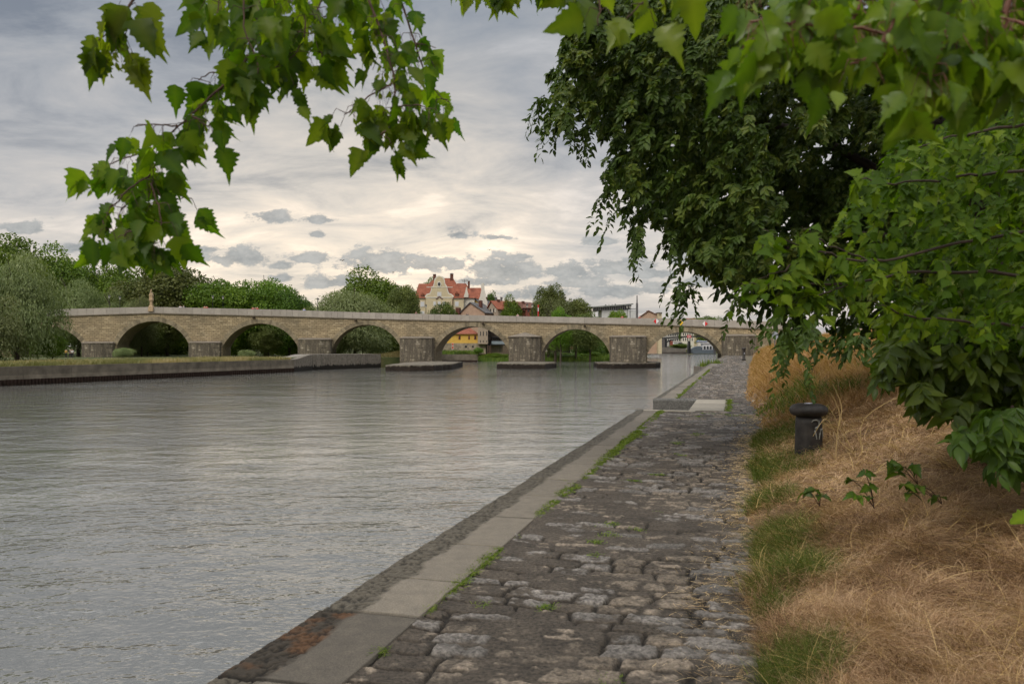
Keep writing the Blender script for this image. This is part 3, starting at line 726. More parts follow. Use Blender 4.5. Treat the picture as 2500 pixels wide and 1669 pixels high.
# old piers (cutwaters) : px0, px1, top y, base y, roof apex y or None, projection
PRS = [(203, 281, 838.4, 876, None, 2.2), (462, 541, 837.5, 880, None, 2.2), (727, 811, 829.5, 868, None, 2.5), (979, 1061, 826, 884, None, 3.4), (1242, 1322, 822.6, 884, 810.8, 3.4), (1488, 1578, 823, 884, None, 3.4), (1761, 1846, 820.5, 880, None, 2.2)]
for (l, r_, ty, by, apex, pr) in PRS:
    s0, s1 = bS(l), bS(r_); mid = (l+r_)/2; pl, prr = pr, pr
    ztop = zat(ty, bridge_pt(mid)[1]-pr); zbt = min(WZ-.4, -1.5) if by > 878 else -.8
    # plan: blunt nose
    w_ = s1-s0; plan = [(s0, -BW), (s0, 0), (s0+w_*.04, pr*.55), (s0+w_*.34, pr), (s1-w_*.30, pr), (s1-w_*.02, pr*.5), (s1, 0), (s1, -BW)]
    V = []; UV = []; fs = []; run = 0; last = None; NL = 5
    ring_ = []
    for (s, off) in plan:
        x, y = bxy(np.array(s), off+.02); p = (float(x), float(y))
        if last: run += math.dist(p, last)
        last = p; ring_.append((p, run))
    for z in (zbt, ztop):
        for (p, ru) in ring_:
            V.append((p[0], p[1], z)); UV.append((ru, z))
    k = len(plan)
    for i in range(k-1): fs.append((i, i+1, k+i+1, k+i))
    fs.append(tuple(k+i for i in range(k)))
    o = uvbuild('pier', V, fs, UV, PIER, bridge); local(o)
    # cap course or pyramid roof
    g = Geo()
    if apex:
        za = bZ(mid, apex); x, y = bxy(np.array((s0+s1)/2), .05)
        P = []
        for (s, off) in plan[1:-1]:
            xx, yy = bxy(np.array(s+(.15 if s > (s0+s1)/2 else -.15)), off+.18); P.append((float(xx), float(yy), ztop+.003))
        kk = len(P); P2 = [(a, b, c+.14) for a, b, c in P]
        g.add(P+P2+[(float(x), float(y), za)], [[(i, (i+1) % kk, kk+(i+1) % kk, kk+i) for i in range(kk)], [(kk+i, kk+(i+1) % kk, 2*kk) for i in range(kk)]])
        local(g.build('pier_roof', plain('pier_roof_stone', (.20, .17, .135), .9, .3, 2, .5, 8), bridge))
    else:
        P = []
        for (s, off) in plan[1:-1]:
            xx, yy = bxy(np.array(s+(.08 if s > (s0+s1)/2 else -.08)), off+.1); P.append((float(xx), float(yy), ztop+.003))
        kk = len(P); P2 = [(a, b, c+.16) for a, b, c in P]; P3 = []
        for (s, off) in plan[1:-1]:
            xx, yy = bxy(np.array((s-(s0+s1)/2)*.9+(s0+s1)/2), off*.15+.03); P3.append((float(xx), float(yy), ztop+.42))
        g.add(P+P2+P3, [[(i, (i+1) % kk, kk+(i+1) % kk, kk+i) for i in range(kk)], [(kk+i, kk+(i+1) % kk, 2*kk+(i+1) % kk, 2*kk+i) for i in range(kk)], [tuple(2*kk+i for i in range(kk))]])
        local(g.build('pier_cap', plain('pier_roof_stone', (.20, .17, .135), .9, .3, 2, .5, 8), bridge))
# drain spouts under the ledge
spm = plain('spout_stone', (.09, .07, .05), .9)
for px in (620, 869, 1180, 1428):
    s = bS(px); x, y = bxy(np.array(s), .35); g = Geo(); g.box(-.16, .16, -.45, .45, -.22, .0, M=TR(float(x), float(y), float(ledZ(np.array(s)))-.3)); g.box(-.25, .25, -.05, .45, -.3, -.21, M=TR(float(x), float(y), float(ledZ(np.array(s)))-.3)); local(g.build('drain_spout', spm, bridge))
# ---- stone islands that guard the piers
m, nt, out = new_mat('island_side'); N = NT(nt)
v = N.coords('Object'); f = N.noise(v, 1.4, 6, .7); sp = N.n('ShaderNodeSeparateXYZ'); N.l(v, sp.inputs[0])
hh = N.math('ADD', sp.outputs[2], N.math('MULTIPLY', N.math('SUBTRACT', N.noise(N.coords('Object', (1.4, 1.4, .5)), 1.1, 5, .7), .5), 1.1))
mk = N.ramp(N.math('MULTIPLY_ADD', hh, .5, .5), [(.90, (0, 0, 0)), (.97, (1, 1, 1))])
col = N.mix(mk, N.ramp(f, [(.3, (.010, .007, .005)), (.7, (.035, .025, .018))]), N.ramp(f, [(.3, (.12, .105, .08)), (.7, (.24, .21, .165))]))
N.l(N.principled(col, .85, N.bump(f, .8, .08)), out.inputs['Surface']); ISL = m
isltop = plain('island_top', (.15, .13, .10), .9, .35, .8, .5, 6)
for (pts, lab) in (([(940, 905.5), (1002, 906), (1060, 905), (1104, 901.5)], 'low stone island with blackened sides around the pier left of the roofed pier'),
                   ([(1212, 899.5), (1250, 900.5), (1330, 900.5), (1358, 897.5)], 'low stone island around the bridge pier with the pyramid roof'),
                   ([(1458, 898), (1497, 900), (1600, 898), (1613, 896)], 'low stone island around the last pier standing in the water before the right bank')):
    P = []
    for px, py in pts:
        Y = (EYE-WZ)*F/(py-HOR); P.append((xat(px, Y), Y))
    mx = sum(p[0] for p in P)/4; my = sum(p[1] for p in P)/4
    ym = max(bridge_pt(pts[0][0])[1], bridge_pt(pts[-1][0])[1])
    sh = (ym-my)
    Q = P+[(xat(pts[-1][0], P[-1][1])+.3, ym+8), (xat(pts[0][0], P[0][1])+.4, ym+8)]
    # finer outline, slightly irregular
    O = []
    for i in range(len(Q)):
        a, b = Q[i], Q[(i+1) % len(Q)]
        for t in np.linspace(0, 1, 9)[:-1]: O.append((a[0]+(b[0]-a[0])*t+random.uniform(-.08, .08), a[1]+(b[1]-a[1])*t+random.uniform(-.08, .08)))
    k = len(O); cxm = sum(p[0] for p in O)/k; cym = sum(p[1] for p in O)/k
    ro = empty('stone_island', (cxm, cym, WZ), 0, lab, 'stone island', 'stone islands around the bridge piers')
    zt_ = zat(882.5, 150.)+.0; zt_ = -1.35
    g = Geo(); V = [(x-cxm, y-cym, -.6) for x, y in O]+[(x-cxm, y-cym, 1.0+random.uniform(-.04, .04)) for x, y in O]
    i = np.arange(k); g.add(V, [np.stack([i, (i+1) % k, (i+1) % k+k, i+k], 1)]); g.build('island_side', ISL, ro)
    g = Geo(); V = [((x-cxm), (y-cym), 1.0) for x, y in O]+[((x-cxm)*.5, (y-cym)*.55+.5, 1.2) for x, y in O]
    V = [(a, b, c+random.uniform(-.03, .05)) for a, b, c in V]
    g.add(V, [np.stack([i, (i+1) % k, (i+1) % k+k, i+k], 1), (i+k)[None]]); g.build('island_top', isltop, ro)
# ================================================ FAR TREES
def lobes_crown(seed, n_lobe, n_leaf, leaf=.34, droop=0., flat=1., lobe=(.26, .42), bottom=-.75):
    """unit crown (radius 1): leaf clumps gathered on many overlapping lobes with gaps between them"""
    r = np.random.default_rng(seed)
    c = []
    while len(c) < n_lobe:
        p = r.normal(size=3); p /= np.linalg.norm(p); p *= r.uniform(.35, .80)
        if p[2] > bottom: c.append(p)
    c = np.array(c); lr = r.uniform(*lobe, n_lobe)
    li = r.choice(n_lobe, n_leaf, p=lr**2/np.sum(lr**2))
    d = r.normal(size=(n_leaf, 3)); d /= np.linalg.norm(d, axis=1)[:, None]
    d[:, 2] = np.where(r.random(n_leaf) < .55, np.abs(d[:, 2]), d[:, 2])
    rad = lr[li]*(1-.35*r.random(n_leaf)**2+.16*(r.random(n_leaf)**3))
    P = c[li]+d*rad[:, None]
    if droop: P[:, 2] -= droop*r.random(n_leaf)*np.linalg.norm(P[:, :2], axis=1)
    nrm = d*.8+P/(np.linalg.norm(P, axis=1)[:, None]+.1)*.3+r.normal(size=(n_leaf, 3))*.45
    nrm /= np.linalg.norm(nrm, axis=1)[:, None]
    return P, nrm, r.random(n_leaf)*.6+.4*r.random(n_lobe)[li]
CL = np.array([(0, -.5, 0), (.38, -.22, .05), (.30, .28, -.02), (.02, .52, .04), (-.34, .22, 0), (-.36, -.25, .06)])
CLF = [np.array([(0, 1, 2, 3), (0, 3, 4, 5)])]
WL = np.array([(0, -.5, 0), (.16, 0, .03), (0, .6, 0), (-.16, 0, -.02)]); WLF = [np.array([(0, 1, 2, 3)])]
bark_far = plain('bark_far', (.07, .055, .04), .95, .3, 3)
def crown_mesh(name, seed, mat, n_lobe=34, n_leaf=9000, leaf=.05, willow=False, sq=(1, 1, 1), **kw):
    P, nr, t = lobes_crown(seed, n_lobe, n_leaf, droop=.35 if willow else 0, **kw)
    P = P*np.array(sq); r = np.random.default_rng(seed+1)
    T = runit(n_leaf) if not willow else np.array([0, 0, -1.])+.55*runit(n_leaf)+.35*np.c_[nr[:, :2], np.zeros(n_leaf)]
    g = Geo()
    if willow: g.inst(WL, WLF, frames(T, nr), P, leaf*r.uniform(1.2, 2.6, n_leaf), t)
    else: g.inst(CL, CLF, frames(T, nr), P, leaf*r.uniform(.6, 1.5, n_leaf), t)
    o = g.build(name, mat); me = o.data; bpy.data.objects.remove(o); return me
LG = leaf_mat('foliage_green', (.048, .095, .012), (.10, .175, .018), (.19, .275, .034), .34)
LD = leaf_mat('foliage_deep_green', (.034, .068, .010), (.068, .122, .015), (.13, .20, .026), .3)
LO = leaf_mat('foliage_olive', (.06, .085, .022), (.11, .145, .036), (.20, .23, .07), .3)
LW_ = leaf_mat('foliage_willow', (.09, .125, .042), (.165, .205, .078), (.29, .33, .15), .3, thue=1.05)
LB = leaf_mat('foliage_bright', (.07, .13, .012), (.12, .21, .02), (.2, .31, .035), .3)
CM = {}
def crown(kind, i):
    k = (kind, i)
    if k not in CM:
        mat = {'g': LG, 'd': LD, 'o': LO, 'w': LW_, 'b': LB, 's': LW_, 'v': LD}[kind]
        if kind in 'ws': CM[k] = crown_mesh('crown', 100+i*7+(5 if kind == 's' else 0), mat, 46, 30000, .028, True, lobe=(.24, .40), bottom=-.95)
        else: CM[k] = crown_mesh('crown', 200+i*11+ord(kind), mat, 60, 34000, .036, False, lobe=(.22, .38), bottom=-.95)
    return CM[k]
TRN = {}
def trunk_mesh(i):
    if i not in TRN:
        r = random.Random(i); g = Geo()
        g.tube([(0, 0, -.3), (.02, 0, .15), (.0, .02, .5), (r.uniform(-.05, .05), 0, .9)], [.055, .042, .032, .012], 7)
        for k in range(6):
            a = r.uniform(0, 6.28); z = .25+.1*k
            g.tube([(0, 0, z), (.2*math.cos(a), .2*math.sin(a), z+.2), (.42*math.cos(a), .42*math.sin(a), z+.42)], [.022, .014, .005], 5)
        o = g.build('trunk', bark_far); TRN[i] = o.data; bpy.data.objects.remove(o)
    return TRN[i]
TREES = []
def tree(kind, px, top, half, Y, gz, label, name='broadleaf_tree', cat='tree', low=0., vi=0, group=None, rz=None):
    """px = centre column, top = top row, half = half width in photo px, gz = ground height, low = fraction of bare trunk"""
    if group == 'growth seen through the arches' and kind in 'dg' and low == 0: low = -.28
    x = xat(px, Y); H = zat(top, Y)-gz; rx = half*(1.22 if kind in 'wsb' else 1.36)/F*Y
    root = empty(name, (x, Y, gz), 0, label, cat, group)
    tr = bpy.data.objects.new('trunk', trunk_mesh(vi)); COL.objects.link(tr); tr.parent = root; tr.scale = (min(rx*1.3, H*.5), min(rx*1.3, H*.5), H*.82)
    c = bpy.data.objects.new('crown', crown(kind, vi)); COL.objects.link(c); c.parent = root
    rzv = (H*(1-low))/2; c.location = (0, 0, H-rzv*.98); c.scale = (rx, min(rx, 9), rzv); c.rotation_euler = (0, 0, 0)
    if rz is not None: c.rotation_euler = (0, 0, rz); c.scale = (rx, rx, rzv)
    return root
GB = -.5
T = tree; PL = 'trees behind the bridge'
T('w', 40, 628, 100, 128, GB, 'huge silvery willow on the left bank in front of the bridge', 'willow_tree', low=-.12, vi=0, rz=.4)
T('w', -70, 690, 110, 118, GB, 'lower willow mass cut by the left edge of the photo', 'willow_tree', vi=1, rz=1.4, low=-.1)
T('b', 128, 812, 26, 132, GB, 'drooping light green willow curtain at the right foot of the huge willow', 'willow_tree', vi=1, rz=2)
T('g', 15, 562, 120, 185, GB, 'tallest dark green tree behind the huge willow at the left edge', vi=0, group=PL)
T('g', 140, 606, 80, 190, GB, 'green tree just right of the tallest one, above the silver poplar', vi=1, group=PL)
T('d', 235, 642, 55, 200, GB, 'dark tree half hidden by the hanging twig above the statue', vi=2, group=PL)
T('s', 190, 672, 62, 174, GB, 'silver grey round tree rising left of the statue', vi=1, rz=1, group=PL)
T('s', 285, 712, 55, 172, GB, 'low silvery bush like tree just left of the statue', vi=2, rz=2, group=PL)
T('g', 300, 640, 70, 192, GB, 'green tree directly behind the statue', vi=1, group=PL, rz=1.2)
T('o', 405, 626, 95, 184, GB, 'broad olive green tree right of the statue', vi=0, group=PL)
T('s', 345, 712, 34, 171, GB, 'small silvery shrub tree behind the statue base', vi=0, rz=.3, group=PL)
T('g', 555, 668, 75, 182, GB, 'bushy green tree behind the two bridge lamps', vi=2, group=PL)
T('g', 648, 667, 62, 186, GB, 'green tree above the third arch from the left', vi=0, rz=2.5, group=PL)
T('d', 705, 700, 48, 184, GB, 'darker tree where the tree line steps down before the gap', vi=1, group=PL)
T('g', 738, 722, 30, 188, GB, 'lowest small tree at the right end of the left tree line', vi=2, rz=1, group=PL)
T('o', 755, 742, 26, 180, GB, 'tiny olive tree standing in the sky gap left of the grey willow', vi=1, group=PL)
T('s', 865, 694, 95, 186, GB, 'wide grey green willow left of the villa', 'willow_tree', vi=0, rz=2.2, group=PL)
T('s', 790, 730, 48, 183, GB, 'lower left lobe of willow growth beside the wide grey willow', 'willow_tree', vi=2, rz=.8, group=PL)
T('g', 905, 661, 85, 225, GB, 'round deep green tree rising behind the wide grey willow', vi=1, group=PL, rz=.2)
T('o', 985, 688, 36, 205, GB, 'slim grey green tree touching the left side of the villa', vi=2, group=PL)
T('g', 1048, 670, 30, 290, GB, 'tree top showing just above the left roof of the villa', vi=0, group=PL)
T('d', 1205, 703, 22, 280, GB, 'small dark tree right of the villa side gable', vi=2, group=PL)
T('g', 1250, 725, 30, 262, GB, 'far tree behind the row of orange roofs', vi=1, group=PL)
T('o', 1338, 686, 36, 232, GB, 'tall round tree standing alone right of the brown house', vi=0, group=PL, rz=.5)
T('s', 1355, 722, 42, 226, GB, 'grey green willow at the foot of the tall lone tree', vi=1, rz=1.8, group=PL)
T('o', 1405, 722, 36, 230, GB, 'smaller tree stepping down right of the lone tree', vi=2, group=PL)
T('b', 1368, 756, 30, 215, GB, 'bright green bush left of centre below the lone tree', 'bush', 'bush', vi=0, group='bushes behind the parapet')
T('o', 1440, 757, 46, 216, GB, 'wide green bush in front of the white modern building', 'bush', 'bush', vi=1, group='bushes behind the parapet')
T('b', 1505, 754, 26, 214, GB, 'bright green bush left of the tall mast', 'bush', 'bush', vi=2, group='bushes behind the parapet')
T('d', 1079, 739, 35, 254, GB, 'dark round bush tree in front of the villa', 'bush', 'bush', vi=0, group='bushes behind the parapet')
# seen through the arches
TA = 'growth seen through the arches'
T('d', 60, 700, 150, 215, GB, 'dark wood seen through the leftmost arch beside the willow', vi=1, group=TA)
T('d', 330, 760, 75, 205, GB, 'dark tree in the left half of the arch below the statue', vi=0, group=TA)
T('g', 425, 765, 60, 208, GB, 'green tree in the right half of the arch below the statue', vi=1, group=TA)
T('o', 360, 792, 42, 178, GB, 'olive willow shrub in the middle of the arch below the statue', vi=2, group=TA, rz=1)
T('g', 560, 770, 70, 205, GB, 'dark tree in the left half of the third arch', vi=2, group=TA)
T('g', 700, 765, 75, 208, GB, 'dark tree behind the light birch in the third arch', vi=1, group=TA)
T('o', 655, 790, 33, 181, GB, 'light green birch standing in the third arch', 'birch_tree', vi=0, group=TA)
T('s', 885, 792, 55, 186, GB, 'grey willow filling the arch right of the birch arch', 'willow_tree', vi=2, rz=1.1, group=TA)
T('d', 945, 785, 45, 205, GB, 'dark tree at the right side of the grey willow arch', vi=0, group=TA)
T('d', 820, 780, 45, 205, GB, 'dark tree hidden behind the left side of the grey willow arch', vi=2, group=TA)
T('d', 1345, 800, 42, 262, -1.5, 'dark tree at the left of the arch with the green bank', vi=1, group=TA)
T('g', 1400, 790, 45, 268, -1.5, 'green tree in the middle of the arch with the green bank', vi=0, group=TA, low=.2)
T('d', 1440, 812, 34, 250, -1.8, 'round dark shrub tree above the green bank', vi=2, group=TA)
T('d', 1478, 800, 40, 262, -1.8, 'dark tree at the right of the arch with the green bank', vi=0, group=TA)
T('s', 300, 846, 22, 150, GB, 'small silvery shrub on the grass in front of the second arch pier', 'bush', 'bush', vi=0, group='shrubs on the left bank')
T('s', 600, 852, 20, 150, GB, 'pale shrub on the grass at the left foot of the birch arch', 'bush', 'bush', vi=1, group='shrubs on the left bank')
T('g', 1168, 848, 12, 219, GB, 'green shrub on the low wall under the yellow house', 'bush', 'bush', vi=1, group='shrubs on the far bank')
T('g', 1133, 855, 16, 228, GB-1, 'grass green shrub at the end of the low far wall', 'bush', 'bush', vi=2, group='shrubs on the far bank')
T('b', 1212, 862, 30, 236, -2.2, 'bright reedy bush on the waterline between yellow house and roofed pier', 'bush', 'bush', vi=0, group='shrubs on the far bank')
T('b', 1395, 862, 50, 240, -2.3, 'long bright green bank bush in the arch right of the roofed pier', 'bush', 'bush', vi=1, group='shrubs on the far bank')
T('o', 1350, 858, 40, 243, -2.3, 'olive bank bush beside the roofed pier', 'bush', 'bush', vi=2, group='shrubs on the far bank')
T('b', 1450, 858, 16, 238, -2.3, 'small bright bush at the right end of the green bank', 'bush', 'bush', vi=2, group='shrubs on the far bank')
T('g', 1660, 838, 22, 470, .2, 'distant green trees behind the river boat', vi=0, group='far trees downstream')
T('d', 1735, 822, 30, 620, .2, 'distant dark tree right of the red sign', vi=1, group='far trees downstream')
T('g', 1730, 765, 40, 640, 0, 'tree top peeping above the right end of the parapet', vi=2, group=PL)

# grass on the banks: stuff
def blades(name, P, H, W, lean, tint, mat, label, seg=3):
    n = len(P); d = rng.uniform(0, 2*np.pi, n); L = np.stack([np.cos(d), np.sin(d), np.zeros(n)], 1)*lean[:, None]
    side = np.stack([-np.sin(d), np.cos(d), np.zeros(n)], 1)
    mixr = rng.random(n)[:, None]; side = side*mixr+np.array([1., 0, 0])*(1-mixr); side /= np.linalg.norm(side, axis=1)[:, None]
    V = []
    for k in range(seg+1):
        t = k/seg; c = P+L*(t**1.6)+np.array([0, 0, 1.])*(H*t*(1-.25*t*lean/np.maximum(H, .01)*.6))[:, None]
        w = (W*(1-t)**.7*.5)[:, None]
        if k < seg: V += [c-side*w, c+side*w]
        else: V += [c]
    V = np.stack(V, 1); m_ = V.shape[1]; off = (np.arange(n)*m_)[:, None]
    quads = np.concatenate([off+np.array([2*k, 2*k+1, 2*k+3, 2*k+2]) for k in range(seg-1)]); tri = off+np.array([2*seg-2, 2*seg-1, 2*seg])
    g = Geo(); g.add(V.reshape(-1, 3), [quads, tri], np.repeat(tint, m_)); o = g.build(name, mat); tag(o, label, None, None, 'stuff'); return o
GRY = leaf_mat('grass_bank', (.10, .12, .035), (.20, .19, .075), (.36, .29, .15), .3, thue=1.1)
n = 26000
t = rng.random(n); s = rng.random(n)**1.5*14
A = np.array([np.array(LW[0])+(np.array(LW[2])-np.array(LW[0]))*q for q in t*.75+.25]); nn = np.array([-nrm2.x, -nrm2.y])
P = np.c_[A+nn*(s[:, None]+.6), np.full(n, -.52)]
hh = .35+.55*rng.random(n)+.4*(fbm(P[:, 0]*.25, P[:, 1]*.25, 3)-.5)
blades('grass', P, hh*.85, np.full(n, .06), hh*.5, np.clip(fbm(P[:, 0]*.3, P[:, 1]*.15, 3)*1.6-.3+.25*rng.random(n), 0, 1), GRY, 'tall yellowing grass along the top of the left river wall')
n = 9000; Y_ = rng.uniform(167, 176, n); px = rng.uniform(820, 990, n)
P = np.c_[xat(px, Y_), Y_, np.full(n, -.55)+np.clip((px-930)/60, 0, 1)*.9*(Y_ > 171)]
blades('grass', P, rng.uniform(.3, .9, n), np.full(n, .09), rng.uniform(.1, .4, n), np.clip(rng.random(n)*.6+(px-850)/250, 0, 1), GRY, 'grass on the far side of the fourth arch')
n = 9000; px = rng.uniform(1068, 1490, n); Y_ = rng.uniform(226, 246, n)
P = np.c_[xat(px, Y_), Y_, np.where(px < 1168, -.55, -2.3+(Y_-232)*.06)]
GRN = leaf_mat('grass_green', (.05, .10, .015), (.10, .17, .025), (.20, .24, .06), .3)
blades('grass', P, rng.uniform(.5, 1.5, n), np.full(n, .16), rng.uniform(.1, .5, n), rng.random(n), GRN, 'green reeds and grass on the far shore behind the right arches')
# ================================================ BUILDINGS AND THINGS
def P_(name, color, **k): return plain(name, color, **k)
cream = plain('plaster_cream', (.52, .44, .29), .9, .10, 1, .15)
creamw = plain('plaster_white', (.60, .56, .48), .9, .10, 1, .15)
rooft = None
m, nt, out = new_mat('roof_tiles_red'); N = NT(nt)
v = N.coords('Object'); w_ = N.n('ShaderNodeTexWave', wave_type='BANDS', bands_direction='Z'); w_.inputs['Scale'].default_value = 1.1; w_.inputs['Distortion'].default_value = .6; N.l(v, w_.inputs['Vector'])
f = N.noise(v, 1.3, 6, .7)
col = N.ramp(f, [(.3, (.17, .06, .035)), (.55, (.28, .09, .05)), (.72, (.38, .15, .09))])
col = N.mix(N.math('MULTIPLY', w_.outputs['Fac'], .35), col, (.13, .035, .02))
N.l(N.principled(col, .85), out.inputs['Surface']); RRED = m
rbrown = plain('roof_tiles_brown', (.14, .065, .045), .9, .3, 2)
rgrey = plain('roof_slate_grey', (.12, .115, .115), .85, .25, 2)
chim = plain('chimney_brick', (.12, .05, .035), .9, .3, 3)
glass = plain('window_glass_dark', (.025, .03, .035), .15, .2, 1, 0, spec=.6)
blind = plain('window_blind_white', (.55, .55, .56), .7, .05, 3, 0)
wtrim = plain('trim_white', (.60, .57, .50), .8, .08, 2, .1)
class B:   # a building whose front stands at depth Y0, drawn from photo measurements of its front
    def __init__(s, name, px0, Y0, z0, label, cat='building', group=None, rz=0):
        s.Y = Y0; s.x0 = xat(px0, Y0); s.z0 = z0
        s.root = empty(name, (s.x0, Y0, z0), rz, label, cat, group)
    def X(s, px): return xat(px, s.Y)-s.x0
    def Z(s, py): return zat(py, s.Y)-s.z0
    def box(s, part, px0, px1, py1, py0, y0, y1, mat, parent=None, zabs=None, taper=0):
        g = Geo(); g.box(s.X(px0), s.X(px1), y0, y1, s.Z(py0) if zabs is None else zabs, s.Z(py1), taper=taper); return g.build(part, mat, parent or s.root)
    def poly(s, part, pts, y0, y1, mat, parent=None):
        g = Geo(); g.prism([(s.X(a), s.Z(b)) for a, b in pts], y0, y1); return g.build(part, mat, parent or s.root)
    def hip(s, part, px0, px1, eave, r0, r1, ridge, y0, y1, mat, ry=None):
        ym = (y0+y1)/2 if ry is None else ry; e = s.Z(eave); r = s.Z(ridge)
        V = [(s.X(px0), y0, e), (s.X(px1), y0, e), (s.X(px1), y1, e), (s.X(px0), y1, e), (s.X(r0), ym, r), (s.X(r1), ym, r)]
        g = Geo(); g.add(V, [[(0, 1, 5, 4), (2, 3, 4, 5)], [(1, 2, 5), (3, 0, 4)], [(0, 3, 2, 1)]]); return g.build(part, mat, s.root)
    def win(s, px0, px1, py1, py0, kind='blind', y=0., frame=wtrim, shutter=None):
        b = s.box('window', px0, px1, py1, py0, y-.10, y+.02, frame)
        mx = (px1-px0)*.14; my = (py0-py1)*.1
        s.box('pane', px0+mx, px1-mx, py1+my, py0-my, y-.125, y-.101, blind if kind == 'blind' else glass, b)
        if shutter:
            for a, c in ((px0-(px1-px0)*.45, px0-.1), (px1+.1, px1+(px1-px0)*.45)): s.box('shutter', a, c, py1, py0, y-.09, y-.004, shutter)
z3 = lambda x, y: (980+x/6.03, 640+y/6.03)
z4 = lambda x, y: (1280+x/5.6, 640+y/5.6)
z5 = lambda x, y: (1560+x/5.227, 700+y/5.227)
def zr(f, x0, y0, x1, y1): a = f(x0, y0); b = f(x1, y1); return a[0], b[0], a[1], b[1]
# ---- villa
v_ = B('gabled_villa', 1085, 264, GB, 'cream art nouveau villa with red roofs and curved white edged front gable')
v_.box('wall', 1013.5, 1132, 728, 846, 0, 13, cream, zabs=-.5)
v_.box('wall', 1132.2, 1158, 727, 846, 1.2, 12, creamw, zabs=-.5)
v_.hip('roof', 1011.5, 1134, 727.5, 1057, 1103, 675, -.5, 13.5, RRED, ry=6)
v_.hip('roof', 1011.5, 1075, 727.4, 1019, 1068, 690, -.4, 10, RRED, ry=4)
v_.hip('roof', 1095, 1162, 727, 1112, 1134, 687, .6, 15, RRED, ry=8)
v_.hip('roof', 1126, 1180, 728, 1145, 1174, 697.5, 3, 16, RRED, ry=9)
ga = [(360,510),(385,482),(430,466),(446,430),(452,375),(478,365),(490,330),(500,262),(528,224),(563,212),(600,226),(625,265),(635,330),(663,368),(672,420),(690,465),(733,482),(760,510),(756,780),(372,780)]
gp = [z3(*p) for p in ga]; gx = 1072.8
g_out = [z3(p[0]+(12 if p[0] > 563 else -12), p[1]-12) for p in ga[:-2]]+[z3(768, 520), z3(352, 520)]
gt = v_.poly('gable_trim', g_out, -.42, .3, wtrim)
gg = v_.poly('front_gable', gp, -.52, .4, cream)
for zz in ((278, 578, 342, 657), (278, 718, 342, 765), (785, 576, 846, 652), (785, 700, 846, 765)): v_.win(*zr(z3, *zz), y=0)
for zz in ((472, 578, 512, 640), (538, 575, 582, 640), (606, 578, 646, 640), (527, 438, 594, 505)): v_.win(*zr(z3, *zz), y=-.52)
g = Geo(); ax, az_ = z3(559, 325)
for (rr_x, rr_z, yy0, yy1, mt, nm) in ((32, 42, -.66, -.5, wtrim, 'round_window'), (20, 28, -.7, -.665, glass, 'pane')):
    pts = [z3(559+rr_x*math.cos(t), 325+rr_z*math.sin(t)) for t in np.linspace(0, 6.283, 17)[:-1]]
    par = v_.poly(nm, pts[::-1], yy0, yy1, mt, None if nm != 'pane' else par)
v_.poly('window_hood', [z3(508, 540), z3(560, 500), z3(612, 540), z3(605, 548), z3(560, 514), z3(515, 548)][::-1], -.75, -.5, chim)
v_.box('cornice', 1013, 1037, 727, 729.2, -.25, .0, wtrim); v_.box('cornice', 1108, 1132, 727, 729.2, -.25, .0, wtrim)
v_.box('string_course', 1041.5, 1105.5, 700.5, 702, -.62, -.5, wtrim); v_.box('string_course', 1041, 1106, 725, 727.5, -.64, -.5, wtrim)
for zz in ((443, 158, 482, 250), (700, 150, 743, 245), (965, 260, 992, 380)):
    a = zr(z3, *zz); ch = v_.box('chimney', a[0], a[1], a[2], a[3]+6, 5.2, 6.8, chim); v_.box('chimney_cap', a[0]-.5, a[1]+.5, a[2]-.8, a[2], 5.05, 6.95, rgrey, ch)
for zz in ((290, 455, 340, 515), (790, 440, 845, 515)):
    a = zr(z3, *zz); d_ = v_.box('dormer', a[0]+1, a[1]-1, a[2]+4, a[3], -.1, 3, rbrown); v_.poly('dormer_roof', [(a[0]-1, a[2]+4.5), (a[1]+1, a[2]+4.5), ((a[0]+a[1])/2, a[2]-2)][::-1], -.3, 3.2, RRED, d_)
# side gable with stepped white outline
sg2 = [(1130,545),(1150,500),(1165,430),(1172,400),(1165,330),(1175,300),(1195,295),(1215,305),(1218,390),(1232,450),(1240,520),(1262,570),(1262,760),(1130,760)]
v_.poly('side_gable', [z3(*p) for p in sg2], 3.0, 4.2, wtrim)
v_.poly('side_gable', [z3(*p) for p in [(915,515),(940,430),(950,370),(965,360),(970,420),(985,470),(985,515)]], .2, .8, creamw)
g = Geo(); a = z3(912, 222); g.tube([(v_.X(a[0]), 7, v_.Z(a[1])), (v_.X(a[0]), 7, v_.Z(a[1]+14))], .06, 5)
for k in range(4): g.tube([(v_.X(a[0])-1.2+.15*k, 7, v_.Z(a[1]+2+k*1.6)), (v_.X(a[0])+1.4-.2*k, 7, v_.Z(a[1]+1.4+k*1.6))], .04, 4)
g.build('antenna', rgrey, v_.root)
v_.box('downpipe', 1039.5, 1040.3, 729, 765, -.1, 0-.003, chim); v_.box('downpipe', 1104.6, 1105.5, 729, 765, -.7, -.53, chim)
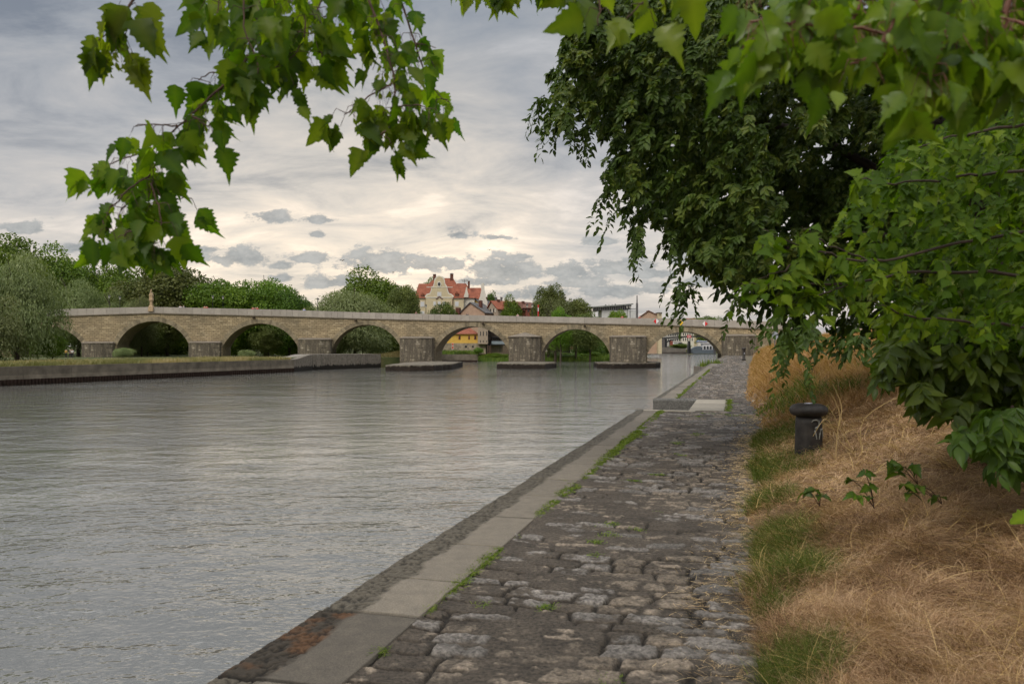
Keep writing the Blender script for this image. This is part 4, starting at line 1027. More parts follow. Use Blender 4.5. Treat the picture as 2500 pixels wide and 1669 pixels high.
# ---- gabled houses right of the villa
def gable_house(name, pxm, apex, pxl, pxr, eave, Y, z0, depth, wall, roof, label, rz=-.4, over=.5, group='houses of the old town'):
    b = B(name, pxm, Y, z0, label, 'house', group, rz)
    k = 1/max(math.cos(rz), .5)
    L, Rr_ = b.X(pxl)*k, b.X(pxr)*k; e = b.Z(eave); a = b.Z(apex)
    g = Geo(); g.prism([(L, -.5), (Rr_, -.5), (Rr_, e), (0, a), (L, e)], 0, depth); g.build('wall', wall, b.root)
    g = Geo()
    for (xx, sg_) in ((L, -1), (Rr_, 1)):
        sl2 = (a-e)/abs(xx); ex = xx+sg_*over; ez = e-over*sl2
        V = [(ex, -over, ez+.04), (0, -over, a+.04), (0, depth+over, a+.04), (ex, depth+over, ez+.04)]; V2 = [(p[0], p[1], p[2]+.28) for p in V]
        g.add(V+V2, [[(0, 1, 2, 3), (4, 7, 6, 5), (0, 4, 5, 1), (1, 5, 6, 2), (2, 6, 7, 3), (3, 7, 4, 0)]])
    g.build('roof', roof, b.root); return b
pink = plain('plaster_pink', (.42, .29, .21), .9, .12, 1); yel = plain('plaster_yellow', (.50, .33, .085), .9, .12, 1); beig = plain('plaster_beige', (.36, .29, .22), .9, .15, 1)
redb = plain('wood_red_brown', (.20, .06, .04), .85, .2, 2)
a = z3(1015, 600); h2 = gable_house('gabled_house', a[0], a[1], z3(862, 0)[0], z3(1230, 0)[0], z3(0, 745)[1], 257, GB, 8, pink, rgrey, 'pink gabled house with a grey roof and brick chimney in front of the villa', rz=-.35)
a = z3(1080, 545); h3 = gable_house('gabled_house', a[0], a[1], z3(900, 0)[0], z3(1300, 0)[0], z3(0, 715)[1], 266, GB, 14, yel, rgrey, 'yellow gabled house rising behind the pink gable', rz=-.35)
h2.box('chimney', *zr(z3, 1110, 560, 1150, 700), 2, 3.2, chim); h2.box('chimney', *zr(z3, 796, 668, 858, 780), -1, .4, chim); h3.box('chimney', *zr(z3, 1172, 510, 1204, 600), 3, 4.2, chim)
for i, (ax_, ay, l_, r_, e_, wm, rm, lab, Y, rz) in enumerate([
    (1330, 578, 1265, 1420, 690, beig, RRED, 'orange roofed house nearest to the yellow gable', 262, -.9),
    (1450, 582, 1370, 1560, 690, pink, RRED, 'orange roofed house in the middle of the row', 268, -.9),
    (1560, 592, 1480, 1660, 700, redb, rgrey, 'grey roofed house in the row right of the orange roofs', 266, -.9),
    (1700, 605, 1600, 1790, 700, redb, rbrown, 'brown roofed house with red brown walls, left of the dark brown one', 262, -.8)]):
    p = z3(ax_, ay); h = gable_house('town_house', p[0], p[1], z3(l_, 0)[0], z3(r_, 0)[0], z3(0, e_)[1], Y, GB, 13, wm, rm, lab, rz=rz)
    for k in range(4):
        zz = e_+12; xx = l_+30+k*38
        h.box('window', *zr(z3, xx, e_-2, xx+20, e_+50), -.1, .05, creamw if k % 2 else glass)
    h.box('chimney', *zr(z3, ax_+5, ay-35, ax_+28, ay+30), 2, 3, chim)
hb = B('brown_house', z3(1850, 0)[0], 250, GB, 'dark brown house with a broad brown roof beside the red banner', 'house', 'houses of the old town')
hb.box('wall', *zr(z3, 1830, 672, 2018, 840), 0, 8, redb, zabs=-.5); hb.hip('roof', *[z3(q, 0)[0] for q in (1780, 2035)], z3(0, 674)[1], z3(1800, 0)[0], z3(2010, 0)[0], z3(0, 612)[1], -.6, 9, rbrown)
for k in range(3): hb.win(z3(1860+k*50, 0)[0], z3(1885+k*50, 0)[0], z3(0, 690)[1], z3(0, 735)[1], 'glass', frame=rbrown)
sgn = B('banner_sign', z3(2010, 0)[0], 214, GB, 'tall narrow red banner with a white patch beside the brown house', 'banner')
sgn.box('pole', *zr(z3, 2000, 620, 2004, 800), 0, .15, rgrey, zabs=-.3); cl = sgn.box('cloth', *zr(z3, 2005, 625, 2024, 795), 0, .06, plain('banner_red', (.45, .03, .025), .8, .05, 2)); sgn.box('patch', *zr(z3, 2008, 668, 2020, 722), -.012, -.004, blind, cl)
gb = B('glazed_house', z3(2085, 0)[0], 252, GB, 'small grey house with glazed top storey right of the red banner', 'house', 'houses of the old town')
gb.box('wall', *zr(z3, 2050, 740, 2170, 840), 0, 7, creamw, zabs=-.5); gb.hip('roof', *[z3(q, 0)[0] for q in (2035, 2185)], z3(0, 745)[1], z3(2060, 0)[0], z3(2150, 0)[0], z3(0, 720)[1], -.5, 7.5, rgrey)
up = gb.box('upper_storey', *zr(z3, 2030, 650, 2130, 728), .6, 6, rgrey); gb.box('flat_roof', *zr(z3, 2020, 632, 2140, 648), 0, 6.6, blind)
for k in range(4): gb.box('window', *zr(z3, 2036+k*24, 655, 2054+k*24, 722), .5, .59, glass)
# chimneys and vents poking above the row
for i, (xx, yy, mt, lab) in enumerate([(1392, 505, rgrey, 'grey steel flue with a pale top left of its twin'), (1472, 505, rgrey, 'grey steel flue with a pale top right of its twin')]):
    b = B('flue', z3(xx, 0)[0], 275, GB+8, lab, 'chimney', 'steel flues above the orange roofs'); b.box('shaft', *zr(z3, xx-16, yy+12, xx+16, yy+120), 0, 1.5, mt); b.box('cap', *zr(z3, xx-20, yy, xx+20, yy+12), -.2, 1.7, blind)
# ---- modern building
mb = B('modern_building', z4(1200, 0)[0], 300, GB, 'white modern building with a tilted flat roof and glazed top floor', 'building')
mb.box('wall', *zr(z4, 1060, 655, 1540, 800), 0, 14, plain('concrete_white', (.52, .52, .51), .8, .08, 1), zabs=-.5)
mb.poly('glass_band', [z4(*p) for p in ((940, 615), (1462, 582), (1462, 640), (1370, 648), (1060, 656), (1000, 668), (940, 668))][::-1], .6, 10, glass)
mb.poly('roof', [z4(*p) for p in ((908, 610), (1482, 566), (1482, 578), (1300, 598), (930, 622))][::-1], -1.8, 12, plain('roof_steel', (.20, .21, .20), .6, .1, 1))
for k in range(17): mb.box('mullion', *zr(z4, 950+k*30, 616-k*1.9, 955+k*30, 664-k*1.4), .35, .6, blind)
for k in range(4): mb.box('roof_vent', *zr(z4, 1122+k*48, 572-k*3, 1134+k*40, 600-k*3), 3, 4, rgrey)
mb.box('parapet_rail', *zr(z4, 1380, 632, 1540, 640), -.2, .0-.003, rgrey)
ms = B('mast', z4(1541, 0)[0], 260, GB, 'tall slim dark mast beside the white modern building', 'mast'); g = Geo(); g.lathe([(.42, -.5), (.36, ms.Z(z4(0, 560)[1])), (.2, ms.Z(z4(0, 552)[1])), (.16, ms.Z(z4(0, 455)[1]))], 10); g.build('pole', rgrey, ms.root)
pg = gable_house('town_house', z4(1700, 0)[0], z4(0, 668)[1], z4(1590, 0)[0], z4(1850, 0)[0], z4(0, 745)[1], 300, GB, 12, pink, rbrown, 'pink gabled house right of the mast', rz=-.2)
pg.box('chimney', *zr(z4, 1668, 660, 1690, 700), 1, 2, chim)
ph_ = B('tower_house', z4(1855, 0)[0], 296, GB, 'small cream tower top right of the pink gable', 'house'); ph_.box('wall', *zr(z4, 1832, 692, 1880, 800), 0, 5, cream, zabs=-.5); ph_.box('roof', *zr(z4, 1826, 685, 1886, 692), -.5, 5.5, rgrey); ph_.win(*zr(z4, 1846, 705, 1862, 735), kind='glass', frame=cream)
rr = B('roof_house', 1690, 640, 0, 'low orange roofed house behind the leaves at the right end of the bridge', 'house'); rr.box('wall', 1672, 1722, 783, 846, 0, 12, cream, zabs=0); rr.hip('roof', 1669, 1725, 783.2, 1680, 1715, 776, -.6, 12.5, RRED)
# ---- seen through the fourth-from-right arch
yh = B('yellow_house', z3(950, 0)[0], 240, GB, 'yellow house with red hipped roof and brown shutters seen through the arch', 'house')
yh.box('wall', *zr(z3, 660, 1055, 1122, 1212), 0, 12, plain('plaster_bright_yellow', (.62, .40, .085), .9, .1, 1)); yh.hip('roof', *[z3(q, 0)[0] for q in (640, 1136)], z3(0, 1056)[1], z3(860, 0)[0], z3(1000, 0)[0], z3(0, 962)[1], -.6, 12.6, RRED)
for (a0, a1) in ((848, 864), (990, 1003), (1078, 1096)): yh.win(z3(a0, 0)[0], z3(a1, 0)[0], z3(0, 1082)[1], z3(0, 1138)[1], 'glass', frame=redb, shutter=redb)
st_ = plain('rubble_wall', (.30, .25, .18), .95, .4, 1.2, .6, 4)
yh.box('stone_base', *zr(z3, 600, 1190, 1245, 1345), -1.5, 11, st_)
for (a0, a1) in ((940, 968), (1045, 1068)): yh.box('opening', z3(a0, 0)[0], z3(a1, 0)[0], z3(0, 1228)[1], z3(0, 1256)[1], -1.56, -1.504, glass)
bh = B('beige_house', z3(1190, 0)[0], 237, GB, 'tall beige house with slit windows beside the yellow house', 'house')
bh.box('wall', *zr(z3, 1124, 900, 1272, 1202), 0, 10, beig); bh.poly('roof', [z3(*p) for p in ((1105, 905), (1290, 905), (1255, 870), (1140, 870))][::-1], -.5, 10.5, rbrown)
for a0 in (1158, 1200, 1250): bh.box('window', *zr(z3, a0, 1020, a0+12, 1082), -.06, .02, glass); bh.box('window', *zr(z3, a0, 1150, a0+10, 1180), -.06, .02, glass)
mr = B('mill_house', z3(1400, 0)[0], 243, GB, 'dark walled house with steel balcony over the water', 'house')
mr.box('wall', *zr(z3, 1290, 940, 1560, 1220), 0, 8, plain('wood_dark', (.06, .045, .035), .9, .4, 1)); mr.box('base', *zr(z3, 1320, 1221, 1490, 1335), -1.2, 7, beig)
stl = plain('steel_dark', (.02, .02, .022), .5, .2, 2)
mr.box('balcony_floor', *zr(z3, 1250, 1208, 1525, 1220), -4, -1.21, stl); br_ = mr.box('balcony_panel', *zr(z3, 1332, 1162, 1522, 1206), -4, -3.9, plain('panel_grey', (.22, .26, .29), .6, .1, 1))
for a0 in (1280, 1305, 1450): mr.box('steel_post', *zr(z3, a0, 960, a0+9, 1325), -3.8, -3.5, stl)
g = Geo(); 
for k in range(4): p1 = z3(1280, 1000+k*60); p2 = z3(1310, 1060+k*60); g.tube([(mr.X(p1[0]), -3.6, mr.Z(p1[1])), (mr.X(p2[0]), -3.6, mr.Z(p2[1]))], .12, 5)
g.build('brace', stl, mr.root); mr.box('awning', *zr(z3, 1335, 1098, 1450, 1112), -3.8, 0, stl)
for k in range(3): mr.win(*zr(z3, 1340+k*32, 1118, 1362+k*32, 1150), kind='glass', frame=blind)
ls = B('rescue_post', z3(755, 0)[0], 226, GB, 'red and white rescue sign post on the far wall', 'sign'); ls.box('post', *zr(z3, 742, 1188, 769, 1285), 0, .25, blind); ls.box('board', *zr(z3, 744, 1192, 767, 1222), -.06, -.004, plain('sign_orange', (.55, .12, .06), .7, .1, 2)); ls.box('board', *zr(z3, 744, 1235, 767, 1275), -.06, -.004, MATS['sign_orange'])
lw = B('low_river_wall', z3(850, 0)[0], 219, GB, 'grey concrete river wall on the far side of the bridge below the yellow house', 'river wall'); lw.box('wall', *zr(z3, 560, 1355, 1118, 1470), 0, 1.5, conc, zabs=WZ-GB-.5); lw.box('sheet_piling', *zr(z3, 560, 1442, 1118, 1475), -.12, -.003, steel, zabs=WZ-GB-.4)
lw2 = B('low_river_wall', 1020, 178, GB, 'short grey wall between grass and water behind the fourth pier', 'river wall'); lw2.box('wall', 930, 1062, 870, 905, 0, 1., conc, zabs=WZ-GB-.5); lw2.box('coping', 929, 1063, 869, 870.1, -.1, 1.1, conc)
# ---- through the green arch
hu = gable_house('garden_hut', z4(405, 0)[0], z4(0, 1095)[1], z4(362, 0)[0], z4(470, 0)[0], z4(0, 1132)[1], 250, -1.5, 6, plain('hut_wood', (.045, .038, .03), .9, .3, 2), plain('hut_roof', (.20, .24, .25), .6, .1, 1), 'small dark garden hut with a pale grey roof on the green bank', rz=-.7, group='sheds on the green bank')
fe = B('board_fence', z4(650, 0)[0], 256, -1.5, 'brown wooden board fence on the green bank', 'fence'); 
for k in range(9): fe.box('board', *zr(z4, 530+k*26, 1142-(k % 2)*3, 552+k*26, 1192), 0, .12, plain('fence_wood', (.24, .16, .09), .9, .3, 2))
fe.box('rail', *zr(z4, 528, 1160, 764, 1166), .125, .25, MATS['fence_wood'])
# ---- through the right arch
qb = B('quay_house', 1600, 520, .2, 'pale quay building with red doors behind the right arch', 'building'); qb.box('wall', *zr(z5, 60, 660, 300, 775), 0, 15, creamw, zabs=0); qb.box('door', *zr(z5, 225, 722, 240, 755), -.1, .02, plain('door_red', (.4, .05, .04), .7)); qb.box('door', *zr(z5, 258, 722, 286, 755), -.1, .02, MATS['door_red']); qb.box('roof', *zr(z5, 50, 652, 305, 660), -1, 15.5, rgrey)
w1 = B('quay_row_house', z5(460, 0)[0], 540, .2, 'row of pale houses with dark windows behind the steel bridge', 'building', 'pale houses downstream'); w1.box('wall', *zr(z5, 360, 590, 545, 780), 0, 15, plain('plaster_grey', (.40, .38, .35), .9), zabs=0); w1.box('roof', *zr(z5, 355, 575, 550, 590), -1, 16, rgrey)
for k in range(6): w1.box('window', *zr(z5, 372+k*28, 605, 384+k*28, 628), -.1, .02, glass); w1.box('window', *zr(z5, 372+k*28, 665, 384+k*28, 690), -.1, .02, glass)
w2 = B('quay_row_house', z5(650, 0)[0], 538, .2, 'white taller house right of the grey row behind the steel bridge', 'building', 'pale houses downstream'); w2.box('wall', *zr(z5, 547, 570, 700, 740), 0, 15, creamw, zabs=0); w2.box('roof', *zr(z5, 540, 545, 706, 570), -1, 16, rbrown)
for k in range(5): w2.box('window', *zr(z5, 560+k*28, 590, 572+k*28, 618), -.1, .02, glass); w2.box('window', *zr(z5, 560+k*28, 650, 572+k*28, 690), -.1, .02, glass)
sb = B('steel_bridge', z5(600, 0)[0], 430, WZ, 'dark steel footbridge crossing behind the right arch', 'bridge'); sb.poly('deck', [z5(*p) for p in ((280, 650), (600, 625), (800, 622), (1100, 640), (1100, 655), (800, 640), (600, 645), (280, 668))][::-1], 0, 5, stl)
sb.poly('arch_rib', [z5(*p) for p in ((355, 700), (420, 672), (560, 650), (560, 657), (425, 682), (358, 712))][::-1], .5, 4, stl); sb.box('pier', *zr(z5, 335, 665, 360, 770), .5, 4.5, stl); sb.box('abutment', *zr(z5, 292, 668, 330, 772), 0, 6, plain('abutment_dark', (.10, .09, .085), .9)); sb.box('pier', *zr(z5, 400, 690, 435, 745), .5, 3, redb)
rs = B('red_sign_board', z5(638, 0)[0], 424, zat(z5(0, 650)[1], 424), 'red board with a white bar hung on the steel bridge', 'sign'); bd = rs.box('board', *zr(z5, 612, 616, 664, 650), -.3, -.1, plain('sign_red', (.5, .02, .02), .6, .05, 2)); rs.box('white_bar', *zr(z5, 618, 628, 658, 638), -.34, -.304, blind, bd)
qw = B('far_quay_wall', z5(400, 0)[0], 495, .2, 'long dark stone quay wall on the far shore below the steel bridge', 'quay wall'); qw.poly('wall', [z5(*p) for p in ((-250, 782), (600, 748), (600, 900), (-250, 900))][::-1], 0, 2, plain('quay_stone_dark', (.15, .135, .115), .95, .3, .5, .4, 2)); qw.poly('ledge', [z5(*p) for p in ((-250, 845), (560, 828), (620, 842), (620, 900), (-250, 900))][::-1], -6, -.01, plain('rubble_dark', (.07, .06, .05), .95, .5, .7, .8, 2))
# ---- cars on that quay
def car(px, py, Y, mat, label):
    k = F/Y; r = empty('parked_car', (xat(px, Y), Y, zat(py, Y)), 0, label, 'car', 'cars parked on the far quay')
    g = Geo(); g.prism([(-2.1, .35), (2.1, .35), (2.15, .8), (1.9, .95), (1.1, 1.0), (.6, 1.45), (-1.0, 1.5), (-1.7, 1.0), (-2.1, .95)], -.85, .85); bo = g.build('body', mat, r)
    g = Geo(); g.prism([(.95, 1.03), (.55, 1.38), (-.95, 1.42), (-1.5, 1.03)], -.87, -.852); g.build('window', glass, r)
    for xx in (-1.3, 1.3):
        g = Geo(); a = np.linspace(0, 6.283, 13)[:-1]; g.prism([(xx+.33*math.cos(t), .33+.33*math.sin(t)) for t in a], -.9, .9); g.build('wheel', stl, r)
car(*z5(470, 744), 496, blind, 'white car parked left on the far quay'); car(*z5(533, 742), 496, plain('paint_dark', (.03, .03, .035), .3), 'dark car parked right of the white car on the far quay')
# ---- river boat
bt = B('river_boat', z5(860, 0)[0], 455, WZ, 'white passenger boat with arched cabin windows moored beyond the bridge', 'boat')
hullm = plain('hull_grey', (.09, .11, .13), .5, .1, 1); bt.poly('hull', [z5(*p) for p in ((655, 795), (700, 805), (960, 800), (965, 850), (680, 850), (664, 830))][::-1], -3, 3, hullm)
cb_ = bt.box('cabin', *zr(z5, 800, 722, 962, 802), -2.2, 2.2, blind)
for k in range(4):
    x0_ = 812+k*38; pts = [z5(x0_, 798), z5(x0_+28, 798), z5(x0_+28, 768), z5(x0_+22, 758), z5(x0_+14, 754), z5(x0_+6, 758), z5(x0_, 768)]
    bt.poly('window', pts, -2.26, -2.205, glass, cb_)
bt.box('roof', *zr(z5, 785, 712, 972, 724), -2.8, 2.8, blind); bt.poly('foredeck', [z5(*p) for p in ((664, 792), (700, 770), (795, 765), (798, 796))][::-1], -2.2, 2, hullm); bt.box('railing', *zr(z5, 740, 690, 870, 697), -2, -1.9, blind)
b2 = B('river_boat', z5(800, 0)[0], 475, WZ, 'second boat with a blue awning behind the white passenger boat', 'boat'); b2.poly('hull', [z5(*p) for p in ((700, 780), (720, 760), (960, 740), (965, 850), (705, 850))][::-1], -3, 3, hullm); b2.poly('awning', [z5(*p) for p in ((735, 700), (760, 682), (850, 690), (860, 704))][::-1], -2.5, 2.5, plain('awning_blue', (.10, .15, .28), .7)); b2.box('cabin', *zr(z5, 745, 704, 940, 770), -2, 2, creamw)
do = B('mooring_dolphin', z5(645, 0)[0], 440, WZ, 'dark thick mooring pile left of the boats', 'pile'); do.box('pile', *zr(z5, 628, 690, 664, 850), 0, 3.5, stl, taper=.3); do2 = B('mooring_dolphin', z5(968, 0)[0], 440, WZ, 'grey mooring pile right of the white passenger boat', 'pile'); do2.box('pile', *zr(z5, 960, 735, 980, 855), 0, 2, rgrey, taper=.2)
# ---- stone figure on the parapet
sx = bS(369.5); x, y = bxy(np.array(sx), 0); zb_ = float(topZ(np.array(sx)))
sm = plain('monument_sandstone', (.40, .29, .18), .9, .3, 3, .6, 12)
mo = empty('stone_monument', (float(x), float(y), zb_), 0, 'weathered sandstone monument with a seated figure on the highest point of the parapet', 'monument')
g = Geo(); g.box(-1.15, 1.15, -.65, .75, -1.3, .12, taper=.12); g.box(-.85, .85, -.55, .6, .125, .55, taper=.2); g.box(-.52, .52, -.4, .42, .555, 1.75, taper=.05); g.box(-.75, .75, -.55, .55, 1.755, 2.05); g.build('pedestal', sm, mo)
g = Geo(); g.box(-.8, .8, -.6, .6, 2.06, 2.4, taper=.1); g.box(-.68, .68, -.5, .5, 2.405, 3.25); g.prism([(-.85, 3.255), (.85, 3.255), (.5, 3.8), (.14, 4.3), (-.14, 4.3), (-.5, 3.8)], -.6, .6); g.build('shrine', sm, mo)
bmh = bpy.data.meshes.new('seated_figure'); V = [(0, 0, 4.42), (0, .05, 4.72), (0, .02, 4.98), (0, -.02, 5.12), (0, -.04, 5.3), (.16, -.32, 4.5), (.17, -.42, 4.12), (-.16, -.32, 4.5), (-.17, -.42, 4.12), (.2, -.05, 4.95), (.3, -.25, 4.75), (.1, -.35, 5.2), (-.2, -.05, 4.95), (-.28, -.2, 4.7), (-.2, -.35, 4.5)]
E = [(0, 1), (1, 2), (2, 3), (3, 4), (0, 5), (5, 6), (0, 7), (7, 8), (2, 9), (9, 10), (10, 11), (2, 12), (12, 13), (13, 14)]
bmh.from_pydata(V, E, []); fo = bpy.data.objects.new('seated_figure', bmh); COL.objects.link(fo); fo.parent = mo; bmh.materials.append(sm)
fo.modifiers.new('skin', 'SKIN'); rad = [.2, .17, .19, .07, .15, .12, .08, .12, .08, .08, .06, .05, .08, .06, .05]
for i, r_ in enumerate(rad): bmh.skin_vertices[0].data[i].radius = (r_, r_)
bmh.skin_vertices[0].data[0].use_root = True; fo.modifiers.new('sub', 'SUBSURF').levels = 1; fo.modifiers[-1].render_levels = 1
mo.scale = (.44, .6, .70)
# ---- people on the bridge
def person(x, y, z, shirt, trousers, hair, label, turn=0., h=1.72, cat='person', group='people walking on the bridge'):
    r = empty('person', (x, y, z), turn, label, cat, group)
    sk = plain('skin', (.45, .28, .2), .6, .05, 2, 0)
    V = [(0, 0, .95), (0, .01, 1.2), (0, .01, 1.42), (0, 0, 1.5), (0, 0, 1.62), (.1, 0, .9), (.11, -.04, .5), (.1, .04, .08), (.1, -.1, .03), (-.1, 0, .9), (-.11, .05, .5), (-.1, .1, .08), (-.1, -.02, .03), (.2, 0, 1.4), (.25, .03, 1.12), (.25, -.08, .88), (-.2, 0, 1.4), (-.25, .02, 1.12), (-.24, -.1, .88)]
    E = [(0, 1), (1, 2), (2, 3), (3, 4), (0, 5), (5, 6), (6, 7), (7, 8), (0, 9), (9, 10), (10, 11), (11, 12), (2, 13), (13, 14), (14, 15), (2, 16), (16, 17), (17, 18)]
    rad = [.14, .13, .14, .055, .10, .09, .06, .045, .04, .09, .06, .045, .04, .06, .045, .035, .06, .045, .035]
    def skin(nm, V, E, rad, mat, root=0):
        me = bpy.data.meshes.new(nm); me.from_pydata(V, E, []); me.materials.append(mat); o = bpy.data.objects.new(nm, me); COL.objects.link(o); o.parent = r
        o.modifiers.new('skin', 'SKIN')
        for i, q in enumerate(rad): me.skin_vertices[0].data[i].radius = (q, q)
        me.skin_vertices[0].data[root].use_root = True; s_ = o.modifiers.new('sub', 'SUBSURF'); s_.levels = 1; s_.render_levels = 1; return o
    skin('body', V, E, rad, sk)
    skin('shirt', [V[i] for i in (0, 1, 2, 13, 14, 16, 17)], [(0, 1), (1, 2), (2, 3), (3, 4), (2, 5), (5, 6)], [.17, .16, .165, .08, .06, .08, .06], shirt)
    skin('trousers', [(0, 0, .97), V[5], V[6], V[7], V[9], V[10], V[11]], [(0, 1), (1, 2), (2, 3), (0, 4), (4, 5), (5, 6)], [.155, .105, .075, .06, .105, .075, .06], trousers)
    skin('hair', [(0, .03, 1.66), (0, .05, 1.6)], [(0, 1)], [.105, .09], hair)
    r.scale = (h/1.72,)*3; return r
def pc(n, c): return plain(n, c, .85, .08, 3, 0)
wht = pc('cloth_white', (.6, .6, .6)); redc = pc('cloth_red', (.42, .03, .03)); blu = pc('cloth_light_blue', (.28, .38, .62)); drk = pc('cloth_dark', (.03, .03, .035)); org = pc('cloth_orange', (.45, .12, .06)); hbr = pc('hair_brown', (.05, .03, .02)); hgr = pc('hair_grey', (.4, .38, .36))
for (px, off, sh, tr_, hr_, lab, tn) in [(435, -1.4, wht, drk, hbr, 'person in a white shirt on the bridge just right of the monument', .5), (440, -2.2, pc('cloth_grey', (.2, .22, .26)), drk, hgr, 'person in grey behind the one in the white shirt', -.4),
    (495.5, -1.3, org, drk, hbr, 'person in orange at the parapet left of the two lamps', .3), (499.5, -1.5, redc, drk, hbr, 'person in red beside the one in orange', 0), (614, -1.3, redc, drk, hbr, 'person in dark red above the third arch, left one of the pair', .2), (618, -2, drk, drk, hbr, 'person in dark clothes between the pair in red', 0),
    (625, -1.2, redc, wht, hgr, 'person in red with grey hair, right one of the pair', -.3), (740, -1.2, blu, drk, hgr, 'person in a light blue shirt alone above the fourth pier', 0), (898, -1.3, drk, drk, hbr, 'person in dark clothes leaning above the grey willow arch', .6), (1012, -1.3, pc('cloth_brown', (.09, .035, .03)), drk, hbr, 'person in brown in front of the left corner of the villa', 0),
    (1138, -1.2, drk, drk, hbr, 'person in dark clothes below the pink gable', .3), (1262, -1.2, pc('cloth_pale_pink', (.5, .35, .35)), wht, hgr, 'person in pale pink near the brown house', 0), (1519, -1.3, redc, drk, hbr, 'person in red beside the bright bush at the mast', 0), (1562, -1.3, redc, drk, hbr, 'person in red right of the mast', .5)]:
    s_ = bS(px); x, y = bxy(np.array(s_), off); tz = float(topZ(np.array(s_)))
    person(float(x), float(y), tz-1.22, sh, tr_, hr_, lab, tn, h=1.78)
# deck surface people stand on
g = Geo(); S_ = np.linspace(SA, SB, 60); Xa, Ya = bxy(S_, -.25); Xb, Yb = bxy(S_, -BW+.25); zz = np.array([float(topZ(np.array(q)))-1.22 for q in S_]); i = np.arange(59)
g.add(np.concatenate([np.stack([Xa, Ya, zz], 1), np.stack([Xb, Yb, zz], 1)]), [np.stack([i, i+1, i+61, i+60], 1)]); local(g.build('deck_paving', conc, bridge))
# two people resting on the left bank beside the willow
for (px, py, lab, sh) in ((172, 868, 'person in dark clothes on the grass under the leftmost arch', drk), (177, 867, 'person in white on the grass under the leftmost arch', wht), (161, 869, 'person in yellow on the grass beside the willow', pc('cloth_yellow', (.5, .3, .05)))):
    person(xat(px, 150), 150, -.52, sh, drk, hbr, lab, .5, group='people resting on the left bank')
# ---- street lamps on the far side of the deck
def lamp(px, topy, off=-BW+.35, label='', proto=[None]):
    s_ = bS(px); x, y = bxy(np.array(s_), off); zd = float(topZ(np.array(s_)))-1.22; H = zat(topy, float(y))-zd
    r = empty('street_lamp', (float(x), float(y), zd), 0, label, 'street lamp', 'street lamps along the bridge')
    g = Geo(); g.lathe([(.13, 0), (.12, .5), (.06, .6), (.05, H-.75), (.1, H-.7)], 8); g.build('pole', stl, r)
    g = Geo(); g.lathe([(.1, H-.7), (.24, H-.25)], 6); g.build('lamp_glass', plain('lamp_glass', (.5, .5, .45), .3, .05, 1, 0), r)
    g = Geo(); g.lathe([(.32, H-.245), (.2, H-.1), (.05, H-.02), (.03, H+.08)], 8); g.build('lamp_cap', stl, r)
for px, ty, lab in ((236, 720, 'street lamp left of the monument, in front of the silver tree'), (263, 723, 'street lamp nearest to the monument on its left side'), (498.5, 720.5, 'left lamp of the close pair above the second pier'), (524.5, 722, 'right lamp of the close pair above the second pier'), (764.5, 727, 'street lamp in the sky gap left of the grey willow'), (1022, 743, 'street lamp in front of the left wall of the villa'), (1278, 742, 'street lamp left of the brown house'), (1291, 742, 'street lamp in front of the dark brown house'), (1531.5, 744, 'left lamp of the pair beside the modern building'), (1539, 744, 'right lamp of the pair beside the modern building')): lamp(px, ty, label=lab)
# ---- signs hung on the parapet
def diamond(px, py, half, kind, label):
    s_ = bS(px); x, y = bxy(np.array(s_), .12); z = zat(py, float(y)); hw = half/F*float(y)
    r = empty('navigation_sign', (float(x), float(y), z), -R(8), label, 'sign', 'diamond signs on the bridge parapet')
    wm_ = plain('sign_white', (.75, .75, .75), .5, .03, 2, 0); rm_ = plain('sign_red_bright', (.62, .02, .02), .5, .03, 2, 0); ym_ = plain('sign_yellow', (.78, .48, .02), .5, .03, 2, 0)
    g = Geo(); g.prism([(-hw, 0), (0, -hw*1.05), (hw, 0), (0, hw*1.05)], -.03, .03)
    b = g.build('panel', ym_ if kind == 'y' else wm_, r)
    if kind == 'l': g = Geo(); g.prism([(-hw*.98, 0), (0, -hw*1.0), (0, hw*1.0)], -.045, -.033); g.build('red_half', rm_, b)
    if kind == 'r': g = Geo(); g.prism([(hw*.98, 0), (0, hw*1.0), (0, -hw*1.0)], -.045, -.033); g.build('red_half', rm_, b)
    g = Geo(); g.box(-.05, .05, .031, .12, -hw, hw); g.build('bracket', stl, r)
diamond(1602, 784, 6.7, 'l', 'red and white diamond sign hung left on the parapet'); diamond(1661.5, 787.5, 6.5, 'y', 'yellow diamond sign hung over the right arch'); diamond(1721, 790, 6.5, 'r', 'white and red diamond sign half hidden by leaves')
# ---- birds
bm_ = plain('bird_feathers', (.03, .03, .03), .9)
for i, (px, py, Y, lab) in enumerate([(836, 636, 90, 'small dark bird flying above the trees left of the villa'), (960, 665, 110, 'small bird gliding just left of the villa'), (1195, 610, 120, 'small bird in the bright sky above the villa'), (346, 221, 60, 'small bird high in the sky between the hanging twigs')]):
    r = empty('bird', at(px, py, Y), random.random()*3, lab, 'bird', 'birds in the sky'); g = Geo()
    g.tube([(-.16, 0, 0), (-.08, 0, .01), (.05, 0, 0), (.14, 0, .02), (.2, 0, .01)], [.01, .04, .05, .03, .005], 6)
    g.add([(-.05, 0, .02), (.07, 0, .02), (.0, .22, .12), (-.06, .42, .06)], [[(0, 1, 2, 3)]]); g.add([(-.05, 0, .02), (.07, 0, .02), (.0, -.22, .12), (-.06, -.42, .06)], [[(0, 3, 2, 1)]]); g.build('body', bm_, r)
